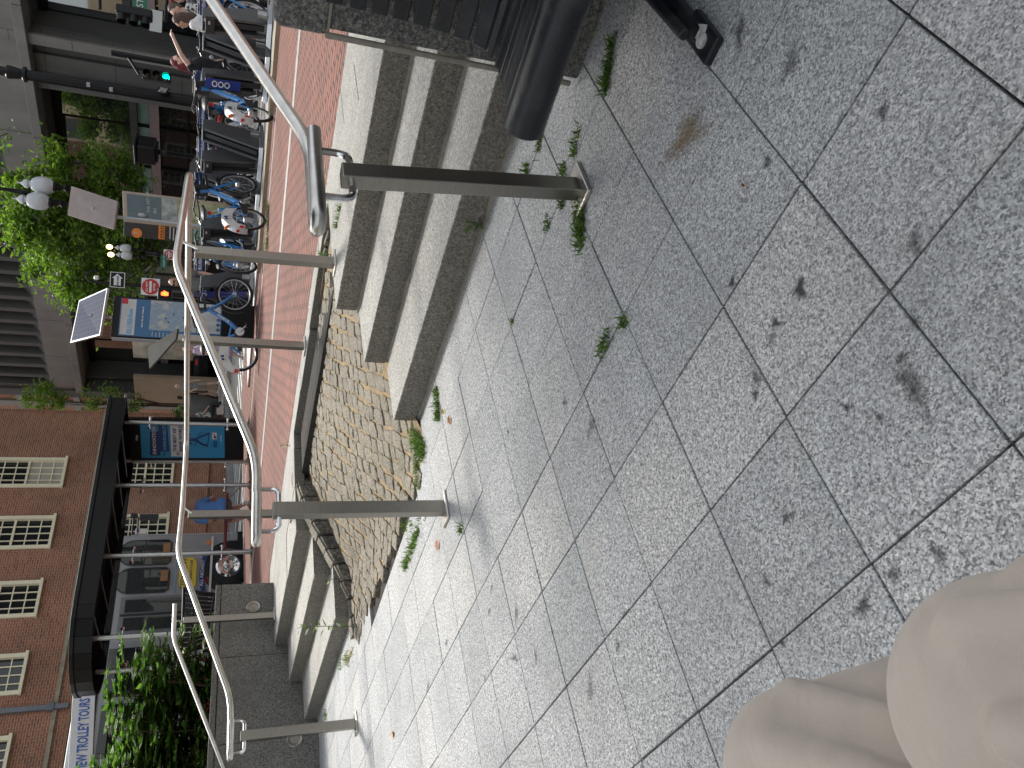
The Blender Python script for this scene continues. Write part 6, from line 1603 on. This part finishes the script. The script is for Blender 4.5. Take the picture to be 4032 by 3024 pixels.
# street tree across the side street
Tc = at(330, 960, 29); Tb = Vector((Tc.x-.3, Tc.y, gz(Tc.x, Tc.y)-.1))
t = thing('street_tree', 'bushy green street tree in front of the grey office building', 'tree', Tb, 0, 'street trees')
cl = crown(t, (Tc.x, Tc.y, Tc.z+.1), (2.45, 1.6, 2.45), 16000, .20, MG['leafg'], 3, 60)
branches(t, Tb, (Tc.x, Tc.y, Tc.z-.4), cl, .085, stems=3, k=10)
c2 = at(330, 690, 28.5); crown(t, c2, (1.2, .9, 1.95), 3600, .19, MG['leafg'], 8, 22)
c2 = at(150, 850, 28.5); crown(t, c2, (1.5, .9, 1.1), 2400, .19, MG['leafg'], 18, 22)
for (X, Y, r, h, lb) in ((R3(340, 160)[0], R3(340, 160)[1], .75, .9, 'small street tree high in front of the narrow brick building'), (R3(880, 170)[0], R3(880, 170)[1], .85, 1.1, 'small street tree lower down in front of the narrow brick building')):
    P = at(X, Y, 39 if r < .8 else 38); b = Vector((P.x, P.y, gz(P.x, P.y)))
    t = thing('street_tree', lb, 'tree', b, 0, 'street trees'); cl = crown(t, P, (r*1.25, r*1.2, h*1.2), 1300, .17, MG['leafg'], int(X), 22); branches(t, b, P, cl, .05, k=8)
# leafy shoots above the planter wall
pl = thing('leafy_bush', 'large bright green leafy bush growing behind the dark planter wall', 'bush', (-10.7, 3.2, .9))
MB().box((-12.6, -.8, .93), (6.0, 11.0, .2)).build('planting_soil', simple('soil', (.03, .022, .015), .95), kind='structure')
rnd.seed(21)
MG['leafb'] = foliage('leaf_bright', (.025, .065, .012), (.065, .145, .024), (.17, .29, .06))
def pinnate(mb, stem, base, d, L, ls, droop=.25):
    pts = []; d = Vector(d).normalized(); side = d.cross(Vector((0, 0, 1))).normalized(); p = Vector(base); n = 7
    for i in range(n+1):
        t_ = i/n; q = Vector(base)+d*L*t_-Vector((0, 0, droop*L*t_*t_)); pts.append(q)
    stem.tube(pts, .004, 4)
    for i in range(1, n+1):
        for s_ in (-1, 1):
            w_ = ls*(1-.4*abs(i/n-.5)); dd = (d*.45+side*s_+Vector((0, 0, rnd.uniform(-.25, .1)))).normalized()*w_; up_ = Vector((rnd.gauss(0, .3), rnd.gauss(0, .3), 1)).normalized(); wd = dd.cross(up_).normalized()*w_*.27
            q = pts[i]; mb.add([q, q+dd*.35+wd, q+dd*.6+wd*.5, q+dd, q+dd*.6-wd*.5, q+dd*.35-wd], [(0, 1, 2, 3, 4, 5)])
    q = pts[-1]; dd = d*ls; wd = side*ls*.25; mb.add([q, q+dd*.4+wd, q+dd, q+dd*.4-wd], [(0, 1, 2, 3)])
lm, sm_ = MB(), MB()
for s_ in range(105):
    bx_, by_ = rnd.uniform(-11.4, -9.9), rnd.uniform(1.2, 4.2)
    hh = rnd.uniform(.75, 1.5)*(1 if by_ < 3.6 else .8)+(.45 if s_ == 7 else 0)
    tip = Vector((bx_+rnd.uniform(-.3, .4), by_+rnd.uniform(-.25, .45), .95+hh)); b = Vector((bx_, by_, .98)); pts = [b, b.lerp(tip, .5)+Vector((rnd.uniform(-.08, .08), rnd.uniform(-.08, .08), 0)), tip]
    sm_.tube(pts, [.014, .010, .004], 5)
    for k in range(16):
        t_ = .12+.88*k/15; q = b.lerp(tip, t_); a = rnd.uniform(0, 6.28); pinnate(lm, sm_, q, (math.cos(a), math.sin(a), rnd.uniform(.0, .5)), rnd.uniform(.22, .50)*(1.15-.4*t_), rnd.uniform(.10, .17))
lm.build('leaves', MG['leafb'], pl); sm_.build('stems', simple('stem_red', (.09, .06, .03), .7), pl)
rnd.seed(22); lm = MB()
for k in range(2600):
    lm_c = Vector((rnd.uniform(-10.6, -9.6), rnd.uniform(.5, 4.55), .98+abs(rnd.gauss(0, .10)))); 
    if lm_c.y > 4.3: lm_c.x = rnd.uniform(-10.6, -9.75)
    leaf(lm, lm_c, rnd.uniform(.08, .15), wd=.35)
tag(lm.build('low_planting', MG['leafb']), 'low strip of narrow green leaves along the back of the planter wall', 'ground cover', kind='stuff')
fl = MB()
for k in range(26): fl.sphere((rnd.uniform(-10.1, -9.75), rnd.uniform(2.4, 4.4), rnd.uniform(1.12, 1.24)), .022, 6)
tag(fl.build('red_flowers', MG['red']), 'small red flowers scattered in the low planting', 'flowers', kind='stuff')
# black mesh seat behind the wall
bs = thing('mesh_seat', 'black perforated metal bench back rising behind the granite wall', 'bench', (-11.0, 5.6, .55))
pA, pB_, pC, pD = at(*R4(1455, 235), 13.3), at(*R4(1440, 755), 12.7), at(*R4(1620, 690), 12.9), at(*R4(1700, 280), 13.2)
m = MB(); nsl = 13
for k in range(nsl):
    a, b = pA.lerp(pB_, k/nsl), pA.lerp(pB_, (k+.74)/nsl); c, d = pD.lerp(pC, (k+.74)/nsl), pD.lerp(pC, k/nsl)
    mid1, mid2 = a.lerp(d, .5)-AF*.05, b.lerp(c, .5)-AF*.05
    m.plate(a, b, mid2, mid1, .012); m.plate(mid1, mid2, c, d, .012)
m.build('back', MG['black'], bs)
m = MB(); m.tube([pA, pB_, pB_.lerp(pC, .5)-AF*.05, pC], .020, 8); m.tube([pA.lerp(pD, .35)-AF*.04, pB_.lerp(pC, .35)-AF*.04], .012, 8); m.tube([pD, pC], .02, 8); m.tube([pA, pA.lerp(pD, .5)-AF*.05, pD, (pD.x, pD.y, .6)], .022, 8); m.tube([pC, (pC.x, pC.y, .6)], .022, 8); m.build('frame', MG['black'], bs, smooth=True)
# round planter across the street
P = at(*R3(1715, 230), 33.5); rp_ = thing('round_planter', 'round grey planter with bright green leaves beyond the advertising case', 'planter', (P.x, P.y, P.z))
m = MB(); m.lathe(P, [(.42, 0), (.60, .5), (.62, 1.0), (.55, 1.02), (.5, .92)], 24); m.build('pot', simple('pot', (.10, .095, .09), .6), rp_, smooth=True)
crown(rp_, P+Vector((0, 0, 1.25)), (.5, .5, .35), 500, .14, MG['leafb'], 4, 12, 'leaves')
# tufts of grass and weeds in the joints
def tuft(mb, c, n, h, spread):
    for _ in range(n):
        b = Vector(c)+Vector((rnd.gauss(0, spread), rnd.gauss(0, spread), 0)); b.z = c[2]
        d = Vector((rnd.gauss(0, .6), rnd.gauss(0, .6), 1)).normalized()*h*rnd.uniform(.4, 1.2); s_ = Vector((rnd.gauss(0, 1), rnd.gauss(0, 1), 0)).normalized()*.0028
        k = b+d*.6; e = b+d+Vector((d.x, d.y, -h*.3))*.5
        mb.add([b-s_, b+s_, k+s_*.8, e, k-s_*.8], [(0, 1, 2, 4), (4, 2, 3)])
rnd.seed(31); gm = MB()
def line_tufts(a, b, z, n, per, h, sp=.012):
    A, B = atz(*a, z), atz(*b, z)
    for k in range(n):
        c = A.lerp(B, rnd.random()); tuft(gm, (c.x, c.y, z), per, h*rnd.uniform(.5, 1.2), sp)
D_ = lambda x, y: (x*1.8228, y*1.8228)
r5 = lambda x, y: (1000+.678*x, .678*y); r6 = lambda x, y: (1000+.678*x, 1000+.678*y); r7 = lambda x, y: (1000+.678*x, 1900+.678*y)
line_tufts(r5(2085, 240), r5(2045, 540), 0, 26, 10, .040, .010)
line_tufts(r5(1900, 1180), r5(1900, 1420), 0, 40, 14, .040, .016)
line_tufts(r5(1700, 640), r5(1650, 880), 0, 16, 8, .03)
line_tufts(r5(1890, 760), r5(1860, 890), 0, 8, 8, .035)
line_tufts(r5(1800, 960), r5(1790, 1200), 0, 18, 9, .035)
line_tufts(r5(1590, 960), r5(1585, 1010), 0, 6, 8, .04)
line_tufts(r5(1710, 1260), r5(1700, 1340), 0, 6, 7, .03)
line_tufts(r6(1060, 740), r6(1075, 960), 0, 26, 10, .055)
line_tufts(r6(935, 1040), r6(990, 1160), 0, 46, 12, .07, .03)
line_tufts(r6(950, 1200), r6(960, 1350), 0, 24, 9, .05, .02)
line_tufts(r7(880, 500), r7(960, 270), 0, 34, 10, .06, .02)
line_tufts(r7(1010, 200), r7(860, 260), 0, 14, 7, .04, .02)
line_tufts(r6(2070, 450), r6(2015, 590), 0, 12, 7, .03)
line_tufts(r6(2150, 400), r6(2165, 410), 0, 3, 12, .04)
line_tufts(r6(1500, 380), r6(1510, 400), 0, 3, 7, .03)
line_tufts(r7(1205, 250), r7(1205, 290), 0, 4, 8, .05)
line_tufts(r7(575, 1000), r7(500, 1060), 0, 16, 8, .06, .03)
line_tufts(r7(410, 1330), r7(420, 1360), 0, 8, 8, .05, .03)
line_tufts(r5(480, 1330), r5(510, 1180), .45, 12, 8, .05, .012)
line_tufts(r5(430, 1480), r5(380, 1480), .45, 8, 8, .05, .012)
line_tufts((1062, 800), (1052, 1010), .62, 60, 9, .09, .03)
line_tufts((1003, 1270), (1000, 1500), .60, 40, 8, .07, .03)
tag(gm.build('joint_grass', MG['grass']), 'tufts of grass and weeds growing in the paving joints', 'grass', kind='stuff')
def weed(label, base, h, n, ls, seed):
    rnd.seed(seed); t = thing('weed', label, 'plant', base); b = Vector(base); lm, sm_ = MB(), MB()
    tip = b+Vector((rnd.uniform(-.03, .03), rnd.uniform(-.03, .03), h)); sm_.tube([b, b.lerp(tip, .5)+Vector((.008, .005, 0)), tip], [.004, .003, .002], 5)
    for k in range(n):
        q = b.lerp(tip, .15+.85*k/n); a = k*2.4; d = Vector((math.cos(a), math.sin(a), .35)).normalized()*ls*rnd.uniform(.6, 1.1); w_ = d.cross(Vector((0, 0, 1))).normalized()*ls*.22
        lm.add([q, q+d*.25+w_*.6, q+d*.5+w_+Vector((0, 0, .005)), q+d, q+d*.5-w_, q+d*.25-w_*.6], [(0, 1, 2, 3, 4, 5)])
    lm.build('leaves', MG['leafb'], t); sm_.build('stem', MG['leafg'], t)
wb = atz(800+.452*1300, 2274+.452*425, .02); weed('tall jagged weed growing at the lower end of the dark edging stones', (wb.x, wb.y, .02), .46, 16, .10, 5)
wb = atz(*r5(1335, 1330), 0); weed('broad-leaved weed at the foot of the wide steps behind the near post', (wb.x, wb.y, .0), .10, 7, .075, 6)
wb = onp(900+.452*905, 1600+.452*1510, -6.45); weed('tiny bright weed on the edging beside the narrow steps', (wb.x, wb.y, wb.z-.05), .09, 5, .06, 9)
wb = atz(900+.452*530, 1600+.452*345, .45); weed('small weed at the edge of the brick paving above the cobbles', (wb.x, wb.y, .45), .10, 7, .06, 11)
# fallen leaves
def fallen(label, P, s, col, seed):
    rnd.seed(seed); P = Vector(P); m = MB(); a = rnd.uniform(0, 6.28); d = Vector((math.cos(a), math.sin(a), 0)); e = Vector((-d.y, d.x, 0))
    pts = [P-d*s, P-d*s*.3+e*s*.45+Vector((0, 0, .010)), P+d*s*.4+e*s*.35+Vector((0, 0, .012)), P+d*s+Vector((0, 0, .006)), P+d*s*.4-e*s*.35+Vector((0, 0, .003)), P-d*s*.3-e*s*.4+Vector((0, 0, .006))]
    c = P+Vector((0, 0, .002)); m.add([p+Vector((0, 0, .003)) for p in pts]+[c], [(i, (i+1) % 6, 6) for i in range(6)])
    tag(m.build('fallen_leaf', simple('dry_leaf', col, .7, var=.3, nscale=60)), label, 'leaf', 'fallen leaves')
fallen('orange dry leaf on the paving below the middle post', atz(*r7(1072, 365), .002), .035, (.55, .24, .10), 1)
fallen('tan dry leaf far left on the paving near the left post', atz(800+.452*1652, 2274+.452*1365, .002), .05, (.55, .30, .16), 2)
fallen('brown curled leaf by the grass at the lowest wide step', atz(*r6(1142, 965), .002), .03, (.40, .17, .05), 3)
fallen('yellow leaf tip in the grass at the lowest wide step', atz(*r6(1105, 915), .002), .022, (.50, .36, .08), 4)
fallen('pink dry leaf lying on the dark edging above the cobbles', onp(900+.452*650, 1600+.452*168, -6.1)*0+Vector(atz(900+.452*650, 1600+.452*168, .44)), .05, (.55, .33, .24), 5)
fallen('rust red leaf alone on the foreground slabs', atz(2500+.6932*627, .6932*1050, .002), .012, (.30, .07, .04), 6)
fallen('yellowish stub beside the granite wall foot', atz(*r5(1993, 195), .002), .016, (.50, .46, .28), 7)
# stains that have a shape of their own: dark patches and one rusty patch, thin skins on the slabs
def stain(label, pt, rx, ry, rot, col, seed, alpha=.75, thr=.5):
    rnd.seed(seed); P = atz(*pt, .0032+seed*.00004); n = 30; vs = [P]; 
    for k in range(n):
        a = 2*math.pi*k/n; r = 1+.25*math.sin(a*3+seed)+.15*math.sin(a*5+seed*2)+rnd.uniform(-.1, .1)
        x, y = rx*r*math.cos(a), ry*r*math.sin(a); vs.append(P+Vector((x*math.cos(rot)-y*math.sin(rot), x*math.sin(rot)+y*math.cos(rot), 0)))
    me = bpy.data.meshes.new('stain'); me.from_pydata([tuple(v) for v in vs], [], [(0, 1+k, 1+(k+1) % n) for k in range(n)])
    at_ = me.attributes.new('fade', 'FLOAT', 'POINT')
    for i in range(n+1): at_.data[i].value = 1.0 if i == 0 else 0.0
    mt, nt, b = newmat('stain'); b.inputs['Base Color'].default_value = (*col, 1); b.inputs['Roughness'].default_value = .8
    a = N(nt, 'ShaderNodeAttribute', attribute_name='fade'); no = noise_t(nt, coord(nt), 55, 5, .8)
    f = mathn(nt, 'ADD', mathn(nt, 'MULTIPLY', a.outputs['Fac'], 1.1), mathn(nt, 'MULTIPLY', mathn(nt, 'SUBTRACT', no, .5), 1.6))
    nt.links.new(mathn(nt, 'MULTIPLY', ramp(nt, f, [(.25, (0, 0, 0)), (.25+thr, (1, 1, 1))]), alpha), b.inputs['Alpha'])
    me.materials.append(mt); o = bpy.data.objects.new('paving_stain', me); C.objects.link(o); o['kind'] = 'structure'
q1 = lambda x, y: (2500+.6932*x, .6932*y); q2 = lambda x, y: (2500+.6932*x, 1000+.6932*y); q3 = lambda x, y: (2500+.6932*x, 1874+.6932*y)
stain('', q1(290, 770), .15, .075, 2.75, (.20, .13, .055), 1, .62, 1.1)
dk = (.035, .036, .038)
for i, (p, rx, ry, a) in enumerate(((q2(550, 160), .020, .012, .75), (q2(935, 195), .026, .017, .75), (q2(800, 390), .026, .010, .6), (q2(1580, 760), .06, .022, .45), (q2(1510, 590), .02, .01, .5), (q2(1200, 870), .016, .008, .6), (q2(1385, 930), .022, .008, .45), (q2(685, 700), .03, .014, .45), (q2(680, 800), .016, .009, .6), (q2(865, 1490), .025, .012, .55), (q2(1580, 1380-1000+1000-1000), .02, .01, .4), (q3(1290, 740), .03, .014, .5), (q3(1715, 440), .02, .011, .55), (q3(1460, 560), .02, .012, .5), (q3(745, 600), .018, .01, .5), (q3(835, 950), .008, .006, .8), (q1(880, 360), .05, .022, .35), (q1(1400, 640), .02, .015, .5), (q1(750, 925), .022, .012, .45), (q1(1580, 1370), .03, .014, .45), (q2(770, 480), .02, .014, .35), (q1(590, 190), .05, .02, .45), (r7(1520, 760), .05, .012, .5), (r7(1510, 1020), .05, .015, .4), (r7(1635, 1010), .03, .012, .4), (r7(1115, 930), .03, .01, .6), (r7(1365, 745), .02, .008, .6), (r7(1380, 610), .02, .008, .5), (r7(1340, 1140), .016, .007, .6), (r7(1010, 1180), .05, .016, .45), (r7(2110, 940), .03, .012, .45), (r7(1950, 1200), .05, .02, .35), (r6(1800, 860), .02, .008, .7), (r6(1475, 1030), .014, .007, .8), (r6(1955, 1000), .05, .02, .35), (r5(1335, 610), .008, .008, .0))):
    if a: stain('', p, rx*1.35, ry*1.5, rnd.uniform(0, 3), dk, i+2, min(1, a*1.3), .70)

# ---------------------------------------------------------------- the shade tree over the foreground, out of the picture except for a hanging twig
st = thing('shade_tree', 'large shade tree over the seats with only a twig hanging into the picture', 'tree', (2.6, -.6, 0))
sc_ = oldp(.3, 4.6, 6.6)
shade_n = 15000
cl = crown(st, oldp(.2, 3.3, 6.6), (4.6, 4.6, 1.3), shade_n, .25, MG['leafd'], 41, 130)
branches(st, (2.6, -.6, 0), oldp(.8, 2.6, 6.2), cl, .22, k=30)
tw = MB(); rnd.seed(44)
for c in (at(*R1(45, 1060), 7.5), at(*R1(20, 1180), 7.5), at(*R1(90, 1050), 7.5), at(-30, 540, 7.5)):
    for k in range(6): leaf(tw, c+Vector((rnd.gauss(0, .04), rnd.gauss(0, .04), rnd.gauss(0, .02))), .07)
tw.tube([at(*R1(60, 1055), 7.5), at(-60, 560, 7.4), at(-400, 600, 6.5)], .005, 5)
tw.build('hanging_twig', MG['leafb'], st)
